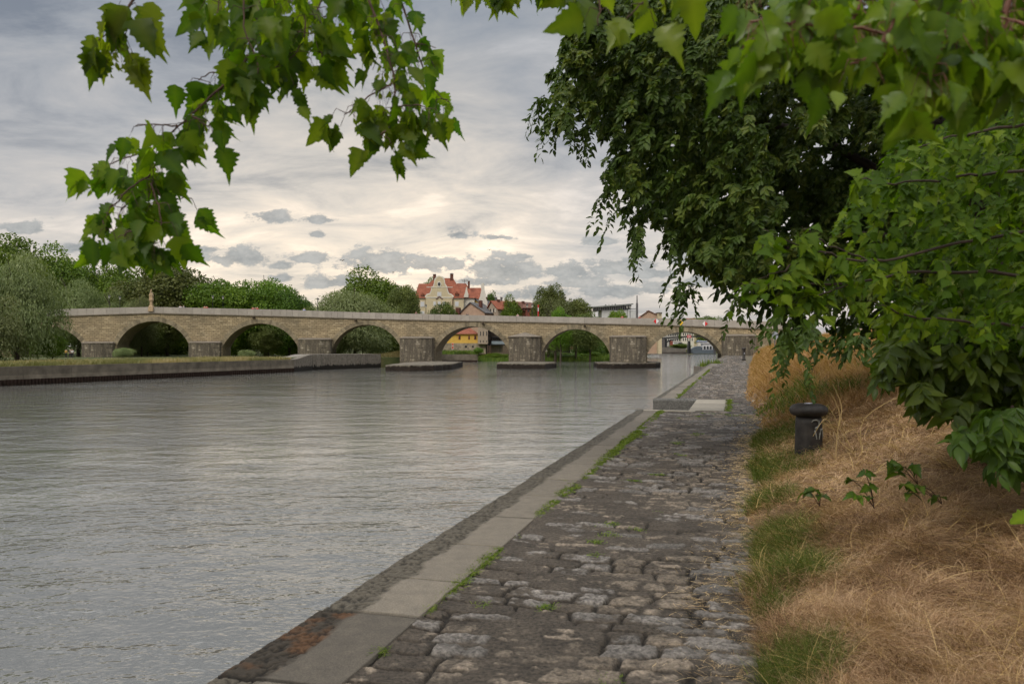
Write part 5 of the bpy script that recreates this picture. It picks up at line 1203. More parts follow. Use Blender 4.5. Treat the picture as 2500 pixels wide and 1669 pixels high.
# ================================================ THINGS ON THE NEAR BANK
iron = plain('cast_iron_black', (.024, .020, .017), .55, .75, 7, .6, 40, spec=.35, bdist=.008)
bx, by, bz = 3.78, 10.15, .30
bol = empty('mooring_bollard', (bx, by, bz), 0, 'large black iron mooring bollard with mushroom cap and grey scribble, in dry grass', 'bollard')
g = Geo(); g.lathe([(.19, -.3), (.18, 0), (.172, .40), (.165, .50)], 28); g.build('post', iron, bol, smooth=True)
g = Geo(); g.lathe([(.165, .50), (.20, .505), (.235, .53), (.25, .57), (.243, .61), (.21, .645), (.15, .665), (.06, .672), (.001, .674)], 32); cap = g.build('cap', iron, bol, smooth=True); cap.scale = (1, 1, 1)
g = Geo(); g.box(-.05, .06, -.04, .04, .672, .68, M=TR(-.02, -.08, 0, .5)); g.build('sticker', plain('paper_pale', (.45, .45, .5), .8, .1, 10, 0), bol)
scr = plain('paint_scribble', (.22, .215, .19), .8, .2, 8, 0)
def arcpts(pts, r=.1835):
    o = []
    for (ang, z) in pts: o.append((r*math.sin(R(ang)), -r*math.cos(R(ang)), z))
    return o
g = Geo(); g.tube(arcpts([(-8, .43), (-2, .455), (12, .46), (24, .435), (27, .40), (20, .37), (8, .35), (5, .31), (10, .26), (14, .20)]), [.006, .011, .013, .012, .012, .011, .013, .012, .010, .005], 5)
g.tube(arcpts([(26, .20), (30, .27), (36, .33), (44, .335), (50, .29), (54, .22)]), [.006, .011, .012, .012, .01, .006], 5); g.build('scribble', scr, bol)
bol.scale = (.94, .94, .94)
# far bollard
fy = 1.0
Yb_ = 96.; xb_ = xat(1816, Yb_); pz = 0.02
fb = empty('mooring_bollard', (xb_, Yb_, pz), 0, 'slim dark bollard with flared cap standing at the far end of the path', 'bollard')
g = Geo(); g.lathe([(.26, 0), (.26, .12), (.18, .16), (.165, 1.2), (.17, 1.25)], 16); g.build('post', iron, fb, smooth=True); g = Geo(); g.lathe([(.17, 1.25), (.25, 1.3), (.26, 1.4), (.20, 1.5), (.01, 1.53)], 16); g.build('cap', iron, fb, smooth=True)
g = Geo(); g.box(-.04, .05, -.19, -.17, .75, .9); g.build('sticker', MATS['paper_pale'], fb)
# stones by the path
def stone(name, x, y, z, sx, sy, sz, mat, label, seed):
    r = np.random.default_rng(seed); import bmesh
    bm = bmesh.new(); bmesh.ops.create_icosphere(bm, subdivisions=3, radius=1)
    for v in bm.verts:
        n = v.co.normalized(); f_ = 1+.22*math.sin(3*n.x+seed)*math.cos(2.3*n.y+seed)+.1*math.sin(6*n.z+seed*2); b = max(abs(n.x), abs(n.y), abs(n.z)); v.co = Vector((n.x*sx, n.y*sy, n.z*sz))*f_*(.75+.25/b)
    me = bpy.data.meshes.new(name); bm.to_mesh(me); bm.free(); me.materials.append(mat); o = bpy.data.objects.new(name, me); COL.objects.link(o); o.location = (x, y, z); tag(o, label, 'stone', 'loose stones beside the path'); return o
def on_path(px, py): Y = EYE*F/(py-HOR); return xat(px, Y), Y
x, y = on_path(1869, 1001); stone('loose_stone', x, y, .10, .17, .12, .10, plain('stone_reddish', (.42, .27, .18), .9, .2, 8), 'reddish angular stone at the edge of the dry grass', 2)
x, y = on_path(1842, 983); stone('loose_stone', x, y, .05, .06, .05, .04, plain('stone_white', (.6, .58, .52), .9, .1, 8), 'small white pebble on the path beyond the reddish stone', 5)
# back of a round sign on a post in the grass
Ys = 45.; sp_ = empty('sign_post', (xat(1892, Ys), Ys, zat(860, Ys)), 0, 'grey back of a round sign on a post in the tall dry grass', 'sign')
g = Geo(); g.tube([(0, .03, -1.5), (0, .03, 1.1)], .03, 8); g.build('post', rgrey, sp_); g = Geo(); g.lathe([(.001, -.01), (.17, -.01), (.17, .01), (.001, .01)], 24, M=TR(0, 0, .95, 0, R(90))); di = g.build('disc', plain('sign_back_grey', (.30, .33, .37), .5, .1, 3, 0), sp_); di.scale = (1, 1, 1.4); di.location = (0, 0, -.38)
# stone fender with weeds further along the quay
xf_, yf_ = at(1733, 893, 76)[0:2]; fe_ = empty('stone_fender', (xat(1733, 78), 78, WZ), 0, 'mossy stone corner block with weeds beyond the steps at the water edge', 'stone block')
g = Geo(); g.box(-1., 1.2, -.8, 3, -.5, 2.25, taper=.08); g.build('block', STAIN, fe_)
n = 260; P = np.c_[rng.uniform(-.9, 1.1, n), rng.uniform(-.7, 1.5, n), np.full(n, 2.22)]
wd = blades('weeds', P, rng.uniform(.25, .9, n), np.full(n, .07), rng.uniform(.05, .3, n), rng.random(n), GRN, None); wd.parent = fe_
for k_ in ('kind',):
    if k_ in wd: del wd[k_]
# ================================================ NEAR VEGETATION
def leaf_template(prof, fold=.22, droop=.18, wav=0., asym=0.):
    """leaf along +y, length 1; prof: (half width, y). midrib + two outlines"""
    prof = np.array(prof, float); n = len(prof); y = prof[:, 1]; w_ = prof[:, 0]
    mid = np.stack([0*y, y, -droop*y*y], 1)
    r = np.stack([w_*(1+asym), y, -droop*y*y+fold*w_+wav*np.sin(y*19)*w_], 1); l = np.stack([-w_*(1-asym), y+.03*np.sign(w_), -droop*y*y+fold*w_-wav*np.sin(y*17+1)*w_], 1)
    V = np.concatenate([mid, r, l]); i = np.arange(n-1)
    return V, [np.concatenate([np.stack([i, i+n, i+n+1, i+1], 1), np.stack([i, i+1, i+1+2*n, i+2*n], 1)])]
TOOTH = [(.0, 0), (.06, .02), (.20, .09), (.31, .19), (.25, .23), (.39, .31), (.41, .38), (.29, .41), (.36, .50), (.24, .53), (.27, .62), (.16, .65), (.17, .75), (.08, .79), (.055, .92), (.0, 1.14)]
LOBED = [(.0, 0), (.12, .02), (.34, .10), (.46, .26), (.35, .27), (.30, .34), (.36, .48), (.27, .52), (.25, .66), (.16, .70), (.13, .84), (.0, 1.1)]
OVAL = [(.0, 0), (.10, .08), (.20, .26), (.225, .45), (.18, .66), (.09, .86), (.0, 1.05)]
SMALL = [(.0, 0), (.20, .22), (.25, .5), (.13, .82), (0, 1.05)]
T_A = leaf_template(TOOTH, .18, .15, .05); T_B = leaf_template(LOBED, .25, .25, .06, .1); T_C = leaf_template(TOOTH, .40, .35, .10, -.12); T_O = leaf_template(OVAL, .3, .2); T_S = leaf_template(SMALL, .25, .2)
MAPLE = leaf_mat('maple_leaf', (.030, .075, .006), (.075, .155, .008), (.19, .275, .014), .74, .42, .35, 1.35)
MAPLEB = leaf_mat('maple_leaf_bright', (.050, .11, .008), (.10, .19, .010), (.20, .30, .02), .58, .34, .42, 1.3)
LIND = leaf_mat('linden_leaf', (.026, .052, .008), (.055, .095, .013), (.14, .17, .028), .36, .5, .25)
ELDER = leaf_mat('elder_leaf', (.030, .062, .007), (.068, .125, .012), (.15, .22, .022), .42, .40, .3)
MAPLED = leaf_mat('maple_leaf_deep', (.018, .040, .003), (.055, .105, .006), (.155, .215, .012), .52, .55, .14, 1.3)
SEEDM = leaf_mat('maple_seed', (.10, .13, .02), (.22, .22, .04), (.34, .26, .09), .4, .6, .2)
twigm = plain('twig_bark', (.085, .05, .038), .8, .3, 30, .4, 200, bdist=.002)
twigr = plain('twig_reddish', (.17, .075, .05), .6, .25, 20, .3, 120, bdist=.002)
barkm = plain('bark_dark', (.05, .04, .032), .95, .5, 6, .8, 25, bdist=.03)
D = lambda x, y: (x*1.0643, y*1.0643)
def pw(x, y, Y): a = D(x, y); return np.array(at(a[0], a[1], Y))
def put_leaves(g, T, pos, tip, nrm, size, tint, midlight=.30):
    V, Fs = T; n = len(V)//3
    m = np.concatenate([np.full(n, midlight), np.zeros(2*n)])
    N_ = len(pos)
    Rm = frames(tip, nrm); L = V[None]*size[:, None, None]
    P = np.einsum('nij,nmj->nmi', Rm, L)+pos[:, None]
    off = (np.arange(N_)*len(V))[:, None, None]
    g.add(P.reshape(-1, 3), [(f[None]+off).reshape(-1, f.shape[1]) for f in Fs], np.clip(tint[:, None]+m[None], 0, 1).ravel())
def smooth_path(P, k=6):
    P = np.array(P); n = len(P); out_ = []
    for i in range(n-1):
        p0 = P[max(i-1, 0)]; p1 = P[i]; p2 = P[i+1]; p3 = P[min(i+2, n-1)]
        for t in np.linspace(0, 1, k, endpoint=False):
            out_.append(.5*((2*p1)+(-p0+p2)*t+(2*p0-5*p1+4*p2-p3)*t*t+(-p0+3*p1-3*p2+p3)*t**3))
    out_.append(P[-1]); return np.array(out_)
def hanging_branch(label, twigs, leafL, mat, seeds=True, step=.052, rad=.0042, name='maple_branch', nleaf=(3, 5), spread=.05, tw=twigm, start=0., dens=1.):
    """twigs: list of polylines (x,y in the 2349 px view, depth); leaves hang from them in threes to fives"""
    base = pw(*twigs[0][0]); root = empty(name, tuple(base), 0, label, 'tree branch', 'branches hanging into the view')
    gt = Geo(); gl = [Geo()]; gs = Geo(); pos = []; tip = []; nr = []; sz = []
    for ti, tl in enumerate(twigs):
        P = smooth_path([pw(*p) for p in tl]); P[1:-1] += rng.normal(size=(len(P)-2, 3))*.0015
        gt.tube(P, np.linspace(rad*(1 if ti == 0 else .6), rad*.25, len(P)), 6)
        seg = np.linalg.norm(np.diff(P, axis=0), axis=1); cum = np.r_[0, np.cumsum(seg)]; s = start+step*rng.uniform(.2, 1)
        while s < cum[-1]:
            c = np.array([np.interp(s, cum, P[:, k]) for k in range(3)])
            for side in (-1, 1):
                if rng.random() > dens: continue
                a = rng.uniform(-.7, .7)+(0 if side > 0 else np.pi)
                dirp = np.array([np.cos(a), np.sin(a)*.8, rng.uniform(-.5, .35)]); L = spread*rng.uniform(.6, 1.5)
                q = c+dirp*L*.6+np.array([0, 0, .1*L]); e = q+(dirp*.4+np.array([0, 0, -.8]))*L
                gt.tube([c, q, e], [.0014, .001, .0008], 4)
                for k in range(rng.integers(*nleaf)):
                    off = rng.normal(size=3)*.012; off[2] -= .008*k
                    pos.append(e+off); d = np.array([dirp[0]*.55, dirp[1]*.5, -1.0])+rng.normal(size=3)*np.array([.42, .35, .25]); tip.append(d)
                    nn = np.array([rng.normal()*.55, -1.+.3*rng.normal(), .15+.45*rng.normal()]); nr.append(nn); sz.append(leafL*rng.uniform(.5, 1.1))
                if seeds and rng.random() < .4:      # hanging winged seeds
                    for k in range(rng.integers(4, 9)):
                        b_ = c+np.array([rng.normal()*.012, rng.normal()*.012, 0]); t_ = b_+np.array([rng.normal()*.012, rng.normal()*.012, -rng.uniform(.03, .07)])
                        gt.tube([b_, t_], [.0005, .0005], 3, rng.random())
                        put_leaves(gl[0], T_S, t_[None], np.array([[rng.normal()*.5, rng.normal()*.4, -1]]), runit(1), np.array([.022]), np.array([.9+.1*rng.random()]))
            s += step*rng.uniform(.7, 1.3)
    pos, tip, nr, sz = map(np.array, (pos, tip, nr, sz)); g = gl[0]; which = rng.integers(0, 3, len(pos)); tn = np.clip(rng.beta(1.6, 1.6, len(pos)), 0, 1)
    for k, T_ in enumerate((T_A, T_B, T_C)):
        m_ = which == k
        if m_.any(): put_leaves(g, T_, pos[m_], tip[m_], nr[m_], sz[m_], tn[m_])
    for nm, gg, mt in (('twig', gt, tw), ('leaves', g, mat)) + ((('seed_cluster', gs, SEEDM),) if gs.n else ()):
        o = gg.build(nm, mt, root, smooth=(nm != 'seed_cluster')); o.location = -Vector(root.location)
    return root
def Yt(tl, Y, dy=0.): return [(x, y, Y+dy*i) for i, (x, y) in enumerate(tl)]
hanging_branch('small leafy twig hanging at the top left corner region', [Yt([(335, -60), (295, 20), (262, 60), (225, 95)], 2.0), Yt([(295, 20), (290, 70), (262, 110)], 2.02)], .095, MAPLE, step=.055, nleaf=(2, 4), spread=.035)
hanging_branch('long leafy maple twig hanging down on the left over the far trees', [Yt([(655, -60), (600, 75), (545, 165), (470, 235), (410, 290), (365, 340), (345, 440), (325, 500)], 2.15), Yt([(410, 290), (350, 285), (310, 290)], 2.1), Yt([(345, 400), (290, 440), (240, 500), (245, 530)], 2.12), Yt([(355, 340), (270, 370), (215, 395)], 2.2), Yt([(345, 420), (370, 500), (355, 560)], 2.1), Yt([(340, 440), (280, 480), (260, 560)], 2.2),
    Yt([(330, 500), (395, 460), (440, 455)], 2.2), Yt([(335, 510), (300, 530), (270, 545)], 2.1), Yt([(440, 265), (475, 290), (480, 300)], 2.1), Yt([(545, 165), (480, 170), (455, 185)], 2.2)], .086, MAPLE, step=.062, nleaf=(2, 4), spread=.038)
hanging_branch('dense leafy maple twigs at the top, left of the middle', [Yt([(480, -70), (540, 0), (600, 60), (620, 110)], 2.3), Yt([(640, -60), (700, 50), (680, 120), (620, 160)], 2.2), Yt([(560, -40), (560, 60), (590, 140), (590, 170)], 2.1), Yt([(760, -50), (720, 60), (740, 130)], 2.25), Yt([(520, -60), (500, 10), (510, 60)], 2.2), Yt([(700, -60), (640, 0), (540, 40)], 2.35), Yt([(820, -60), (800, 10), (690, 60)], 2.4)], .083, MAPLE, step=.062, nleaf=(2, 5))
hanging_branch('leafy maple twig hanging above the villa, ending in pointed leaves', [Yt([(820, -70), (880, 90), (905, 200), (895, 270), (885, 320)], 2.2), Yt([(900, 190), (850, 220), (810, 250), (790, 265)], 2.15), Yt([(895, 250), (950, 240), (985, 250)], 2.2), Yt([(885, 300), (850, 320)], 2.15), Yt([(900, 270), (960, 300)], 2.25)], .074, MAPLE, step=.055, nleaf=(2, 5), spread=.038)
hanging_branch('thin maple twig right of the one above the villa', [Yt([(895, -70), (945, 80), (985, 190), (1030, 235)], 2.3), Yt([(955, 100), (1000, 110)], 2.3)], .078, MAPLE, step=.075, nleaf=(2, 4), spread=.03)
hanging_branch('leaf tips hanging from the top edge in the middle', [Yt([(1040, -70), (1110, -45), (1180, -30)], 2.6), Yt([(1230, -70), (1270, -40), (1320, -35)], 2.6), Yt([(1180, -70), (1230, -50)], 2.6)], .08, MAPLE, step=.06, nleaf=(2, 4), spread=.03)
hanging_branch('bright blurred maple twig in front of the upper left of the big tree', [Yt([(1345, -90), (1372, -20), (1372, 60)], 1.6), Yt([(1560, -60), (1480, 0), (1420, 60)], 1.65)], .085, MAPLEB, step=.07, nleaf=(1, 3), spread=.03)
hanging_branch('mass of bright blurred maple leaves in the top right corner', [Yt([(2330, -90), (2300, 60), (2270, 150), (2170, 170)], 1.4), Yt([(2290, 40), (2150, 90), (2000, 70), (1850, 60), (1720, 50)], 1.35), Yt([(2100, -70), (2050, 50), (2000, 120), (1950, 150)], 1.3), Yt([(1900, -90), (1850, 20), (1790, 70), (1730, 90)], 1.35),
    Yt([(2230, -80), (2180, 30), (2150, 130), (2130, 190)], 1.3), Yt([(2400, -30), (2200, -10), (2000, 0), (1800, -10), (1700, -20)], 1.45), Yt([(2420, 100), (2350, 60), (2250, 30)], 1.35), Yt([(1990, -60), (1960, 40), (1900, 120)], 1.45)], .070, MAPLEB, step=.036, nleaf=(2, 5), spread=.032, rad=.0065, tw=twigr)

# ---- spray based foliage
def inpoly(px, py, poly):
    c = np.zeros(len(px), bool); j = len(poly)-1
    for i in range(len(poly)):
        xi, yi = poly[i]; xj, yj = poly[j]
        c ^= ((yi > py) != (yj > py)) & (px < (xj-xi)*(py-yi)/(yj-yi+1e-9)+xi); j = i
    return c
def sample_poly(poly, n):
    poly = [D(*p) for p in poly]; xs = [p[0] for p in poly]; ys = [p[1] for p in poly]; out_ = []
    tot = 0
    while tot < n:
        a = rng.uniform(min(xs), max(xs), n*2); b = rng.uniform(min(ys), max(ys), n*2); m_ = inpoly(a, b, poly); out_.append(np.c_[a[m_], b[m_]]); tot += m_.sum()
    return np.concatenate(out_)[:n]
def sprays(g, gt, hubs, n_leaf, length, leafL, T_, out=(-1., -.4), outamp=.5, tintb=None, hang=1., pinn=False, lsc=None):
    """each hub grows a drooping twig; leaves sit along both sides"""
    N_ = len(hubs); a = rng.normal(size=(N_, 2))*.7+np.array(out)*outamp; a /= np.linalg.norm(a, axis=1)[:, None]+1e-9
    L = length*rng.uniform(.5, 1.25, N_); hz = rng.uniform(.25, .8, N_)*L
    t = (np.arange(n_leaf)+.5)/n_leaf; t = np.clip(t[None]+rng.uniform(-.02, .02, (N_, n_leaf)), 0, 1.05)
    cx_ = hubs[:, None, 0]+a[:, None, 0]*hz[:, None]*(t-.25*t*t); cy_2 = hubs[:, None, 1]+a[:, None, 1]*hz[:, None]*(t-.25*t*t)
    cz_ = hubs[:, None, 2]+.10*L[:, None]*t-hang*L[:, None]*.95*t**1.8
    C_ = np.stack([cx_, cy_2, cz_], -1)
    sgn = np.where(np.arange(n_leaf) % 2 == 0, 1., -1.)[None]*np.ones((N_, 1))
    sd = np.stack([-a[:, 1], a[:, 0], np.zeros(N_)], 1)[:, None]*sgn[..., None]
    tipd = sd*rng.uniform(.3, 1.1, (N_, n_leaf, 1))+np.array([0, 0, -1.])*rng.uniform(.25, 1.1, (N_, n_leaf, 1))+a_3(a)[:, None]*.5+rng.normal(size=(N_, n_leaf, 3))*.28
    nrm_ = np.array([0, 0, 1.])*.7+a_3(a)[:, None]*.5+np.array([0, -.35, 0])+rng.normal(size=(N_, n_leaf, 3))*.42
    size = leafL*rng.uniform(.55, 1.15, (N_, n_leaf))*(lsc[:, None] if lsc is not None else 1)
    tb = rng.random(N_) if tintb is None else tintb
    tint = np.clip(tb[:, None]*.55+rng.random((N_, n_leaf))*.45, 0, 1)
    put_leaves(g, T_, C_.reshape(-1, 3), tipd.reshape(-1, 3), nrm_.reshape(-1, 3), size.ravel(), tint.ravel(), .08)
    if gt is not None:
        for i in rng.choice(N_, min(N_, 700), replace=False): gt.tube(C_[i][::max(1, n_leaf//5)], [.006*length, .005*length, .004*length, .003*length, .002*length][:len(C_[i][::max(1, n_leaf//5)])], 3) if len(C_[i][::max(1, n_leaf//5)]) <= 5 else gt.tube(C_[i][::max(1, n_leaf//4)], .004*length, 3)
def a_3(a): return np.c_[a, np.zeros(len(a))]
def world(pp, Y): return np.stack([(pp[:, 0]-1250)/F*Y, Y, EYE-(pp[:, 1]-HOR)/F*Y], 1)
# ---- the big drooping tree
big = empty('linden_tree', (8.2, 13.5, .8), 0, 'huge dark green tree with drooping leafy boughs overhanging the path', 'tree')
sil = [(1345, -60), (1318, 60), (1300, 130), (1262, 190), (1255, 215), (1290, 225), (1300, 290), (1330, 250), (1370, 290), (1395, 350), (1400, 400), (1425, 440), (1450, 480), (1470, 530), (1490, 500), (1530, 520), (1560, 560), (1575, 590), (1600, 615), (1620, 635), (1660, 650), (1700, 655), (1760, 690), (1830, 720), (1880, 720), (1960, 740), (2010, 740), (2030, 700), (2420, 700), (2420, -60)]
g = Geo(); gt = Geo()
pp = sample_poly(sil, 3600); Yd = rng.uniform(9.5, 15.5, len(pp))
edge_d = np.clip((D(2349, 0)[0]-pp[:, 0])/1000, 0, 1)
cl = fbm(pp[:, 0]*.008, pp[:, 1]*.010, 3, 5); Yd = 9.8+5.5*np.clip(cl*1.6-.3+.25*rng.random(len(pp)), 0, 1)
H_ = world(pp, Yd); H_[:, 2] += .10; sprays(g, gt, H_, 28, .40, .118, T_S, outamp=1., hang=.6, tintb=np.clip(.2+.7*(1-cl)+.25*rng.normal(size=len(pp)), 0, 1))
pp = sample_poly([(1350, -40), (1340, 60), (1310, 130), (1350, 240), (1400, 330), (1440, 440), (1480, 480), (1560, 550), (1630, 615), (1760, 670), (1800, 500), (1700, 0)], 1100); Yd = rng.uniform(9.8, 12.5, len(pp)); H2_ = world(pp, Yd); H2_[:, 2] += .10; sprays(g, gt, H2_, 26, .38, .115, T_S, outamp=1., hang=.6, tintb=rng.random(len(pp))*.8)
# extra tips that hang free at the silhouette
tips = [(1250, 225, .55), (1262, 230, .6), (1275, 240, .5), (1280, 250, .75), (1288, 262, .8), (1300, 250, .6), (1320, 235, .6), (1310, 70, .55), (1300, 100, .6), (1318, 150, .5), (1345, 285, .5), (1385, 400, .5), (1392, 430, .5), (1440, 470, .7), (1462, 520, .75), (1472, 545, .75), (1480, 500, .6), (1540, 520, .6), (1550, 540, .5), (1575, 600, .5), (1575, 650, .5), (1590, 665, .45), (1800, 780, .55), (1835, 800, .5), (1900, 780, .6), (1700, 690, .4)]
Ht = np.concatenate([world(np.array([D(x+rng.normal()*4, y+rng.normal()*5)]), np.array([10.5+rng.uniform(-.4, .4)])) for x, y, l in tips for _ in range(3)])
sprays(g, gt, Ht, 30, .62, .10, T_S, outamp=.3, tintb=rng.random(len(Ht))*.5)
# near dark sprays that hang over the dry grass
Hn = world(sample_poly([(1770, 760), (1840, 740), (1980, 790), (1970, 840), (1900, 800), (1830, 810)], 26), rng.uniform(8.0, 9.5, 26)); Hn[:, 2] += .15; sprays(g, gt, Hn, 15, .36, .12, T_O, tintb=rng.random(26)*.35)
# inner and rear mass, and the part of the crown above and beside the frame
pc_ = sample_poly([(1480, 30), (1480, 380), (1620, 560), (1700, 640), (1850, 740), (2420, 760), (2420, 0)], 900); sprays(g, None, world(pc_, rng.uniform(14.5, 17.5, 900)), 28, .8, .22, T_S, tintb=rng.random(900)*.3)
n = 560; Hx = np.c_[rng.uniform(1.5, 15, n), rng.uniform(8.5, 20, n), rng.uniform(7.2, 13, n)]; k_ = ((Hx[:, 0]-8.2)/7)**2+((Hx[:, 1]-14)/6.5)**2+((Hx[:, 2]-6.5)/6.8)**2 < 1; sprays(g, None, Hx[k_], 22, .9, .22, T_S)
o = g.build('crown', LIND, big, smooth=False); o.location = -Vector(big.location)
gt.tube([(8.2, 13.5, .2), (8.1, 13.4, 2.4), (7.8, 13.3, 4.5), (7.6, 13.4, 7.5), (7.8, 13.6, 10.5)], [.50, .40, .34, .22, .08], 14)
for (bp, r_) in (([(8.1, 13.4, 3.0), (6.8, 14.2, 4.6), (5.0, 14.4, 5.6), (3.2, 14.0, 5.6), (1.6, 13.0, 5.2)], .11), ([(7.9, 13.3, 4.2), (6.4, 14, 6.8), (4.4, 14, 8.0), (1.8, 13, 8.4)], .12), ([(8.1, 13.4, 2.6), (7.0, 13.6, 3.4), (5.8, 13.8, 3.6), (4.6, 13.4, 3.3)], .08), ([(8, 13.3, 3.6), (9.5, 11.6, 5), (10.5, 10.5, 5.6)], .14), ([(7.8, 13.3, 5), (7, 15.5, 7), (6.3, 17, 8)], .14)):
    P = smooth_path(bp, 4); gt.tube(P, np.linspace(r_, .025, len(P)), 7)
o = gt.build('trunk', barkm, big, smooth=True); o.location = -Vector(big.location)
# ---- maple shrub on the right
mr_ = empty('maple_tree', (6.2, 4.6, 1.4), 0, 'bright green maple with spreading twigs filling the right edge', 'tree'); g = Geo(); gt = Geo()
shp = [(2349, 215), (2240, 230), (2120, 290), (2040, 330), (1990, 390), (1950, 430), (1930, 500), (1960, 560), (1990, 600), (2030, 650), (2060, 700), (2090, 740), (2440, 800), (2440, 215)]
pp = sample_poly(shp, 320); Yd = rng.uniform(3.5, 5.4, len(pp)); sprays(g, gt, world(pp, Yd), 10, .28, .064, T_A, outamp=.6, tintb=np.clip(.35+.6*fbm(pp[:, 0]*.012, pp[:, 1]*.012, 3, 8)+.2*rng.normal(size=len(pp))-.2, 0, 1), hang=.6)
pp = sample_poly([(2060, 300), (2010, 420), (2060, 620), (2120, 740), (2440, 800), (2440, 240)], 190); sprays(g, None, world(pp, rng.uniform(5.2, 6.5, 190)), 14, .34, .085, T_A, tintb=rng.random(190)*.35)
arms = [[(2500, 500, 3.9), (2200, 560, 3.7), (2000, 600, 3.5), (1860, 570, 3.3), (1750, 525, 3.2)], [(2500, 640, 4.0), (2150, 620, 3.8), (1950, 650, 3.5), (1800, 650, 3.3), (1700, 650, 3.2)], [(2500, 380, 3.9), (2250, 400, 3.7), (2080, 420, 3.5), (1960, 410, 3.4)], [(2500, 260, 3.6), (2250, 300, 3.5), (2080, 340, 3.4)], [(2500, 760, 4.1), (2250, 740, 3.9), (2080, 720, 3.7), (1990, 690, 3.5)], [(1860, 585, 3.3), (1800, 620, 3.25), (1740, 640, 3.2)], [(2000, 600, 3.5), (1900, 560, 3.4), (1840, 520, 3.3)], [(1950, 650, 3.5), (1880, 675, 3.35), (1840, 685, 3.3)]]
for ai, tl in enumerate(arms):
    P = smooth_path([pw(*p) for p in tl]); P[1:-1] += rng.normal(size=(len(P)-2, 3))*.006; gt.tube(P, np.linspace(.010 if ai < 5 else .0045, .0018, len(P)), 6)
    m_ = P[len(P)//3:] if ai < 5 else P; hubs = m_[rng.random(len(m_)) < .75]; hubs = hubs+rng.normal(size=hubs.shape)*.02; sprays(g, gt, hubs, 5, .17, .070, T_A if ai % 2 else T_B, out=(-.6, -.5), hang=.8, tintb=.4+.6*rng.random(len(hubs)))
P = smooth_path([(6.2, 4.6, 1.2), (5.6, 4.5, 2.2), (4.6, 4.3, 3.0), (3.6, 4.1, 3.6)], 4); gt.tube(P, np.linspace(.09, .03, len(P)), 8)
for e_ in ((3.3, 3.9, 2.0), (3.6, 4.0, 1.7), (3.2, 3.9, 2.5)): gt.tube(smooth_path([(6.0, 4.6, 1.7), (4.8, 4.2, 1.9), e_], 4), np.linspace(.05, .016, 9), 7)
for nm, gg, mt in (('leaves', g, MAPLED), ('branches', gt, plain('twig_dark', (.045, .032, .022), .85, .3, 20))):
    o = gg.build(nm, mt, mr_, smooth=True); o.location = -Vector(mr_.location)
# ---- elder shrub low on the right
def shrub(name, poly, n, Y0, Y1, base, label, mat, T_, L, ll, nl=11, stems=9, bright=.5):
    r = empty(name, base, 0, label, 'shrub'); g = Geo(); gt = Geo(); pp = sample_poly(poly, n); Hh = world(pp, rng.uniform(Y0, Y1, n))
    sprays(g, gt, Hh, nl, L, ll, T_, out=(-.8, -.7), outamp=.8, hang=.55, tintb=np.clip(bright*rng.random(n)+.5*fbm(pp[:, 0]*.01, pp[:, 1]*.01, 2, 9), 0, 1))
    for i in rng.choice(n, stems, replace=False): gt.tube(smooth_path([base, (np.array(base)*.5+Hh[i]*.5)+np.array([0, 0, .2]), Hh[i]], 4), np.linspace(.02, .004, 9), 6)
    for nm, gg, mt in (('leaves', g, mat), ('branches', gt, twigm)):
        o = gg.build(nm, mt, r, smooth=True); o.location = -Vector(r.location)
    return r
shrub('elder_shrub', [(2020, 780), (2060, 700), (2150, 680), (2440, 700), (2440, 960), (2330, 985), (2260, 980), (2190, 925), (2110, 895), (2050, 845), (2010, 810)], 430, 5.0, 6.8, (4.2, 6.4, 1.3), 'glossy green elder shrub reaching down to the dry grass on the right', ELDER, T_O, .30, .135, 13)
shrub('bramble_shrub', [(2210, 985), (2280, 930), (2440, 930), (2440, 1070), (2330, 1065), (2240, 1040)], 120, 4.3, 5.2, (3.1, 4.9, .9), 'dark low bush at the right edge below the elder shrub', ELDER, T_O, .22, .11, 9, 6, .2)
# ---- small broad leaved shoots in the hay
for (nm, pts, Yc, lab) in (('bramble_shoot', [(1845, 1128), (1870, 1122), (1885, 1135)], 5.6, 'tiny leafy shoot left of the others in the dry grass below the bollard'), ('bramble_shoot', [(1955, 1100), (1985, 1085), (1995, 1115), (1965, 1135), (1992, 1140)], 5.1, 'upright bramble shoot with broad leaves in the middle of the hay'), ('bramble_shoot', [(2040, 1060), (2070, 1070), (2095, 1065), (2060, 1085)], 5.4, 'bramble shoot lying in the hay right of the upright one'), ('bramble_shoot', [(2075, 1110), (2110, 1115), (2150, 1140), (2090, 1130)], 4.9, 'pale green bramble shoot nearest to the elder shrub')):
    b0 = pw(pts[len(pts)//2][0]+10, pts[-1][1]+25, Yc); r = empty(nm, tuple(b0), 0, lab, 'plant', 'shoots in the dry grass'); g = Geo(); gt = Geo()
    for (x_, y_) in pts:
        c = pw(x_, y_, Yc-.05); gt.tube(smooth_path([b0, (b0+c)/2+np.array([0, 0, .03]), c], 4), .0025, 5)
        k = 3; tp = np.c_[rng.normal(size=(k, 2)), rng.uniform(-.5, .1, k)]; nn = np.array([0, -.5, 1.])+rng.normal(size=(k, 3))*.35; put_leaves(g, T_B, np.repeat(c[None], k, 0), tp, nn, rng.uniform(.06, .10, k), rng.random(k)*.6)
    o = g.build('leaves', ELDER, r, smooth=True); o.location = -Vector(r.location); o = gt.build('stem', twigm, r, smooth=True); o.location = -Vector(r.location)
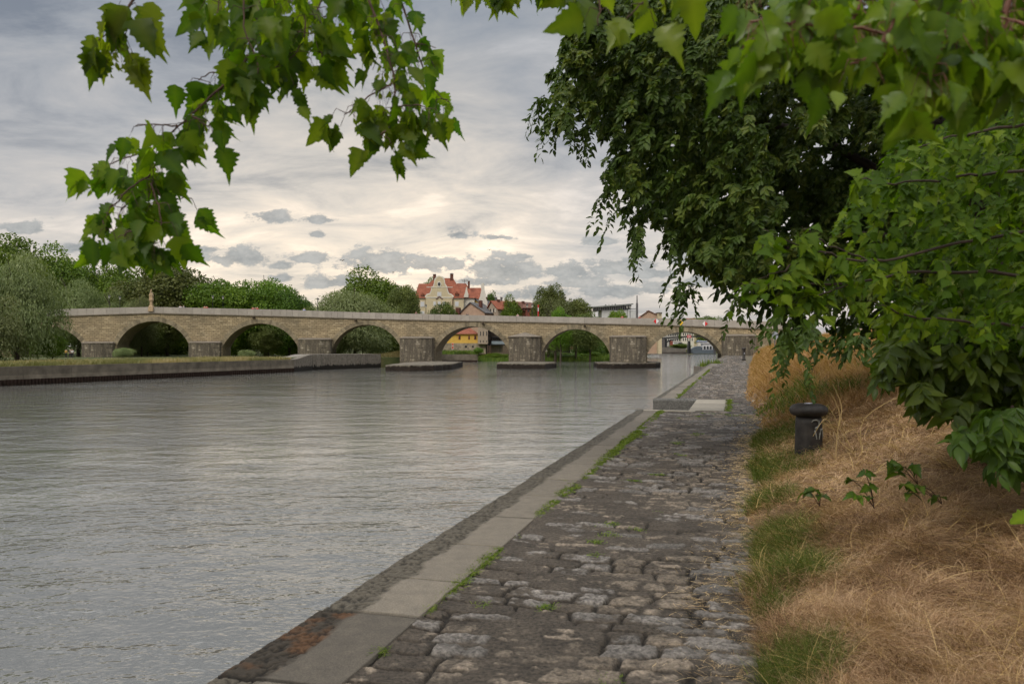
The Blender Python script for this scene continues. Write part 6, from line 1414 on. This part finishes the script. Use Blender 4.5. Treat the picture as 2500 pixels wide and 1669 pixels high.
r = empty('burdock_leaf', tuple(pw(2330, 1215, 3.4)), 0, 'single big yellow green leaf in the hay at the right edge', 'plant'); g = Geo(); c = pw(2375, 1180, 3.3); put_leaves(g, leaf_template([(0, 0), (.3, .05), (.42, .2), (.36, .28), (.43, .42), (.34, .5), (.36, .66), (.2, .76), (.16, .9), (0, 1.)], .12, .25, .12), c[None], np.array([[-1, -.1, -.12]]), np.array([[.05, -.35, .95]]), np.array([.11]), np.array([.75])); o = g.build('leaf', MAPLED, r, smooth=True); o.location = -Vector(r.location)
g = Geo(); g.tube([c, c+np.array([.02, .03, -.16])], .003, 5); o = g.build('stem', twigm, r); o.location = -Vector(r.location)
# ---- dry stalks around the bollard
straw = plain('straw', (.42, .30, .13), .8, .2, 8, 0)
sk_ = empty('dry_weed_stalks', (4.0, 9.0, .5), 0, 'branching yellowish dry stalks standing in front of the bollard', 'plant', None); g = Geo()
for tl in ([(2050, 1112, 8.9), (2018, 1040, 8.9), (1985, 975, 8.9), (1960, 930, 8.9)], [(2046, 1105, 8.9), (2035, 1020, 8.9), (2040, 965, 8.9), (2090, 925, 8.8), (2140, 905, 8.8)], [(2018, 1040, 8.9), (1985, 1010, 8.9), (1955, 960, 8.9), (1925, 1000, 8.9)], [(1985, 975, 8.9), (1990, 930, 8.9), (1970, 880, 8.9)], [(2035, 1020, 8.9), (2020, 985, 8.9), (1990, 1000, 8.9)], [(1700+275, 1080, 8.9), (1980, 1000, 8.9), (1985, 945, 8.9), (1965, 900, 8.9)]):
    P = smooth_path([pw(x_-60, y_, Y_) for x_, y_, Y_ in tl], 4); g.tube(P, np.linspace(.006, .0025, len(P)), 5)
o = g.build('stalks', straw, sk_); o.location = -Vector(sk_.location)

# ================================================ HAY AND GRASS (nobody could count the blades)
def hay(name, P, L, W, az, rise, tint, mat, label, seg=4, curl=1.):
    n = len(P); d = np.stack([np.cos(az), np.sin(az), np.zeros(n)], 1); side = np.stack([-np.sin(az), np.cos(az), np.zeros(n)], 1)
    tw_ = rng.uniform(0, 1, n)[:, None]; side = side*(1-tw_*.6)+np.array([0, 0, 1.])*tw_*.6; bend = rng.normal(size=n)*.25*L*curl
    V = []
    for k in range(seg+1):
        t = k/seg; el_ = rise*(1-t*.95*curl)     # slope angle falls along the blade
        h = L*(np.sin(rise)*t-np.sin(rise)*.55*curl*t*t); f_ = L*(np.cos(rise)*t+.35*(1-np.cos(rise))*t*t)
        c = P+d*f_[:, None]+np.array([0, 0, 1.])*h[:, None]+np.stack([-np.sin(az), np.cos(az), 0*az], 1)*(bend*t*t)[:, None]
        w_ = (W*(1-t)**.6*.5)[:, None]
        V += [c-side*w_, c+side*w_] if k < seg else [c]
    V = np.stack(V, 1); m_ = V.shape[1]; off = (np.arange(n)*m_)[:, None]
    quads = np.concatenate([off+np.array([2*k, 2*k+1, 2*k+3, 2*k+2]) for k in range(seg-1)]); tri = off+np.array([2*seg-2, 2*seg-1, 2*seg])
    g = Geo(); g.add(V.reshape(-1, 3), [quads, tri], np.repeat(tint, m_)); o = g.build(name, mat); tag(o, label, None, None, 'stuff'); return o
HAY = leaf_mat('dry_grass', (.11, .060, .028), (.49, .335, .175), (.82, .63, .38), .22, .7, .15, 1.1)
HAYF = leaf_mat('dry_grass_gold', (.24, .14, .05), (.47, .31, .125), (.68, .49, .24), .3, .7, .15, 1.15)
GGN = leaf_mat('fresh_grass', (.045, .080, .012), (.10, .155, .024), (.24, .27, .08), .35, .6, .2, 1.2)
def bankpts(n, Ymin, Ymax, pxmin, pxmax, p=1.):
    Y = Ymin*(Ymax/Ymin)**(rng.random(n)**p); px = rng.uniform(pxmin, pxmax, n); X = xat(px, Y)
    u = X*.2709+Y*.9626; v = X*.9626-Y*.2709; k = v > edge(u)-.02*rng.random(n); u, v = u[k], v[k]; z = bank_z(u, v)
    x_, y_, _ = quay(u, v); return np.stack([x_, y_, z], 1), u, v
GP = [(1858, 1075, .5), (1852, 1150, .5), (1840, 1230, .35), (1935, 1385, .38), (1900, 1330, .3), (1960, 1600, .34), (1930, 1660, .3), (1905, 1290, .25), (1870, 1030, .5), (1835, 1020, .4), (1880, 1480, .12)]
gc = []
for (a, b, r_) in GP:
    Y = 3.
    for _ in range(12):      # where that photo point meets the bank
        X = xat(a, Y); u_ = X*.2709+Y*.9626; v_2 = X*.9626-Y*.2709; z_ = float(bank_z(np.array(u_), np.array(v_2))); Y = Y*.5+.5*((EYE-z_-.05)*F/(b-HOR))
    gc.append((X, Y, .70*r_*(Y/4.5)))
def greenness(P):
    s_ = 0
    for (a, b, r_) in gc: s_ = s_+np.exp(-(((P[:, 0]-a)/r_)**2+((P[:, 1]-b)/(r_*1.3))**2))
    return s_
P, u, v = bankpts(165000, 2.3, 15, 1780, 2620)
gr = greenness(P)+.25*(fbm(P[:, 0]*2.2, P[:, 1]*2.2, 3, 91)-.5); isg = rng.random(len(P)) < np.clip(gr*1.05-.30, 0, .62)
fl = fbm(P[:, 0]*.9, P[:, 1]*.9, 3, 93)*20+fbm(P[:, 0]*4, P[:, 1]*4, 2, 94)*3; az_ = np.where(rng.random(len(P)) < .45, rng.uniform(0, 6.28, len(P)), fl+rng.normal(size=len(P))*.8)
clump = fbm(P[:, 0]*3, P[:, 1]*3, 3, 95)
A = ~isg & ((clump > .36) | (rng.random(len(P)) < .35)); Pd = P[A]; nd = len(Pd); sc_ = np.maximum(Pd[:, 1]/4., .8)
Pd[:, 2] += rng.random(nd)*.06*np.clip((v[A]-edge(u[A]))*3, 0, 1)+.10*np.clip(clump[A]-.45, 0, 1)
hay('dry_grass', Pd, rng.uniform(.07, .26, nd)*np.clip((v[A]-edge(u[A]))*5+.35, 0, 1), rng.uniform(.0014, .0038, nd)*sc_, az_[A], np.abs(rng.normal(size=nd))*.5+.10+.4*(clump[A]-.4), np.clip(rng.beta(1.1, 1.3, nd)*.85+.9*(fbm(Pd[:, 0]*3.5, Pd[:, 1]*3.5, 4, 97)-.42), 0, 1), HAY, 'tangled dry brown grass lying on the bank right of the path')
Pg = P[isg]; ng = len(Pg); k_ = rng.integers(0, ng, int(ng*1.3)); Pg = np.concatenate([Pg, Pg[k_]+rng.normal(size=(len(k_), 3))*np.array([.02, .02, 0])]); ng = len(Pg)
hay('green_grass', Pg, rng.uniform(.10, .30, ng), rng.uniform(.002, .0042, ng)*np.maximum(Pg[:, 1]/4.5, .8), rng.uniform(0, 6.28, ng), rng.uniform(.75, 1.45, ng), rng.random(ng), GGN, 'tufts of green grass along the right edge of the path', curl=.7)
# long loose straws
P, u, v = bankpts(2000, 2.4, 12, 1800, 2600); n = len(P); P[:, 2] += .06
hay('loose_straw', P, rng.uniform(.2, .5, n), rng.uniform(.0022, .0036, n)*np.maximum(P[:, 1]/4, .8), rng.uniform(0, 6.28, n), rng.uniform(.1, .8, n), .6+.4*rng.random(n), HAYF, 'long pale straws lying across the hay', seg=6)
# tall golden grass further along the bank
P, u, v = bankpts(60000, 13, 118, 1800, 2250, .8); n = len(P)
gr2 = (fbm(P[:, 0]*.45, P[:, 1]*.3, 3, 99) > .68) & (rng.random(n) < .7)
LL = rng.uniform(.3, .95, n)*np.clip(P[:, 1]/26, .55, 1.1)*np.clip((v-edge(u))*.9+.16, .14, 1)
tn_ = np.clip(rng.beta(2, 2, n)+.35*(fbm(P[:, 0]*.5, P[:, 1]*.5, 3, 100)-.5), 0, 1)
hay('tall_dry_grass', P[~gr2], LL[~gr2], (.006+.0009*P[:, 1])[~gr2], rng.uniform(0, 6.28, (~gr2).sum()), rng.uniform(.6, 1.4, (~gr2).sum()), tn_[~gr2], HAYF, 'tall golden dry grass on the bank beyond the bollard', curl=.6)
m_ = gr2 & (u < 34); hay('green_weeds', P[m_], LL[m_]*.9, (.007+.0012*P[:, 1])[m_], rng.uniform(0, 6.28, m_.sum()), rng.uniform(.8, 1.4, m_.sum()), rng.random(m_.sum()), GGN, 'green weeds among the tall dry grass under the big tree', curl=.5)
# weeds in the joint between coping and cobbles, and between the cobbles
def tufts(centres, name, label, per=26, rad=.035, hmax=.05, wmul=1.):
    c = np.repeat(centres, per, 0); n = len(c); a = rng.normal(size=(n, 2))*rad*np.array([1, 1]); c = c.copy(); c[:, 0] += a[:, 0]; c[:, 1] += a[:, 1]*1.2
    sc2 = np.maximum(c[:, 1]/6, .8)
    return hay(name, c, rng.uniform(.3, 1, n)*hmax, rng.uniform(.004, .009, n)*sc2*wmul, rng.uniform(0, 6.28, n), rng.uniform(.2, 1.3, n), rng.random(n), GMO, label, seg=3)
GMO = leaf_mat('joint_weeds', (.06, .11, .012), (.12, .19, .02), (.22, .27, .05), .35, .7, .2, 1.15)
uu = np.concatenate([rng.uniform(3.9, 4.0, 5), rng.uniform(4.55, 5.0, 16), rng.uniform(5.0, 8.5, 330), rng.uniform(8.5, 20.8, 950), rng.uniform(25.7, 60, 420)])
dn = vnoise(uu*1.9, uu*0, 111); keep_ = dn > .14; uu = uu[keep_]; wd_ = np.where(uu < 8.5, .012, .03); vv_ = -1.862+rng.normal(size=len(uu))*wd_*(.5+dn[keep_])+.02*(uu > 9)
X, Y_, _ = quay(uu, vv_); tufts(np.stack([X, Y_, np.full(len(uu), .004)], 1), 'joint_weeds', 'green weeds in the joint between coping and cobbles', 24, .022, .055)
cc = []
for (a, b, k) in ((1330, 1480, 6), (1175, 1475, 2), (1455, 1322, 5), (1485, 1305, 5), (1495, 1280, 4), (1455, 1355, 2), (1560, 1290, 3), (1600, 1250, 2), (1250, 1310, 2), (1480, 1680-25, 3), (1380, 1175, 5), (1540, 1175, 4), (1610, 1160, 5), (1560, 1060, 6), (1650, 1080, 4), (1640, 1020, 6), (1700, 1016, 6), (1730, 1010, 5), (1780, 1013, 6), (1668, 1110, 3), (1820, 1015, 5), (1745, 985, 5), (1780, 985, 4), (1600, 1035, 5), (1700, 1060, 4), (1750, 1026, 5)):
    Y = EYE*F/(b-HOR)
    for q in range(k): cc.append((xat(a+rng.normal()*9, Y), Y+rng.normal()*.004*Y*Y*.12, .0))
tufts(np.array(cc), 'path_weeds', 'small green weeds growing between the cobbles', 22, .03, .045)
for s_, v_2 in ((NU0-.02, 0), (NU1+.02, 0)): pass
uu = rng.uniform(NU0, NU1, 70); X, Y_, _ = quay(uu, -.19+rng.normal(size=70)*.03); tufts(np.stack([X, Y_, np.full(70, .01)], 1), 'joint_weeds', 'green weeds along the light slab beside the river steps', 20, .03, .06)
# dry litter on the path edge
n = 5200; u_ = 2.6*(20/2.6)**rng.random(n); v_ = edge(u_)-np.abs(rng.normal(size=n))*.17; X, Y_, _ = quay(u_, v_)
hay('straw_litter', np.stack([X, Y_, np.full(n, .012)], 1), rng.uniform(.03, .13, n), rng.uniform(.0016, .003, n)*np.maximum(Y_/4, .8), rng.uniform(0, 6.28, n), rng.uniform(0, .25, n), .3+.7*rng.random(n), HAY, 'scattered straw along the right edge of the cobbles')
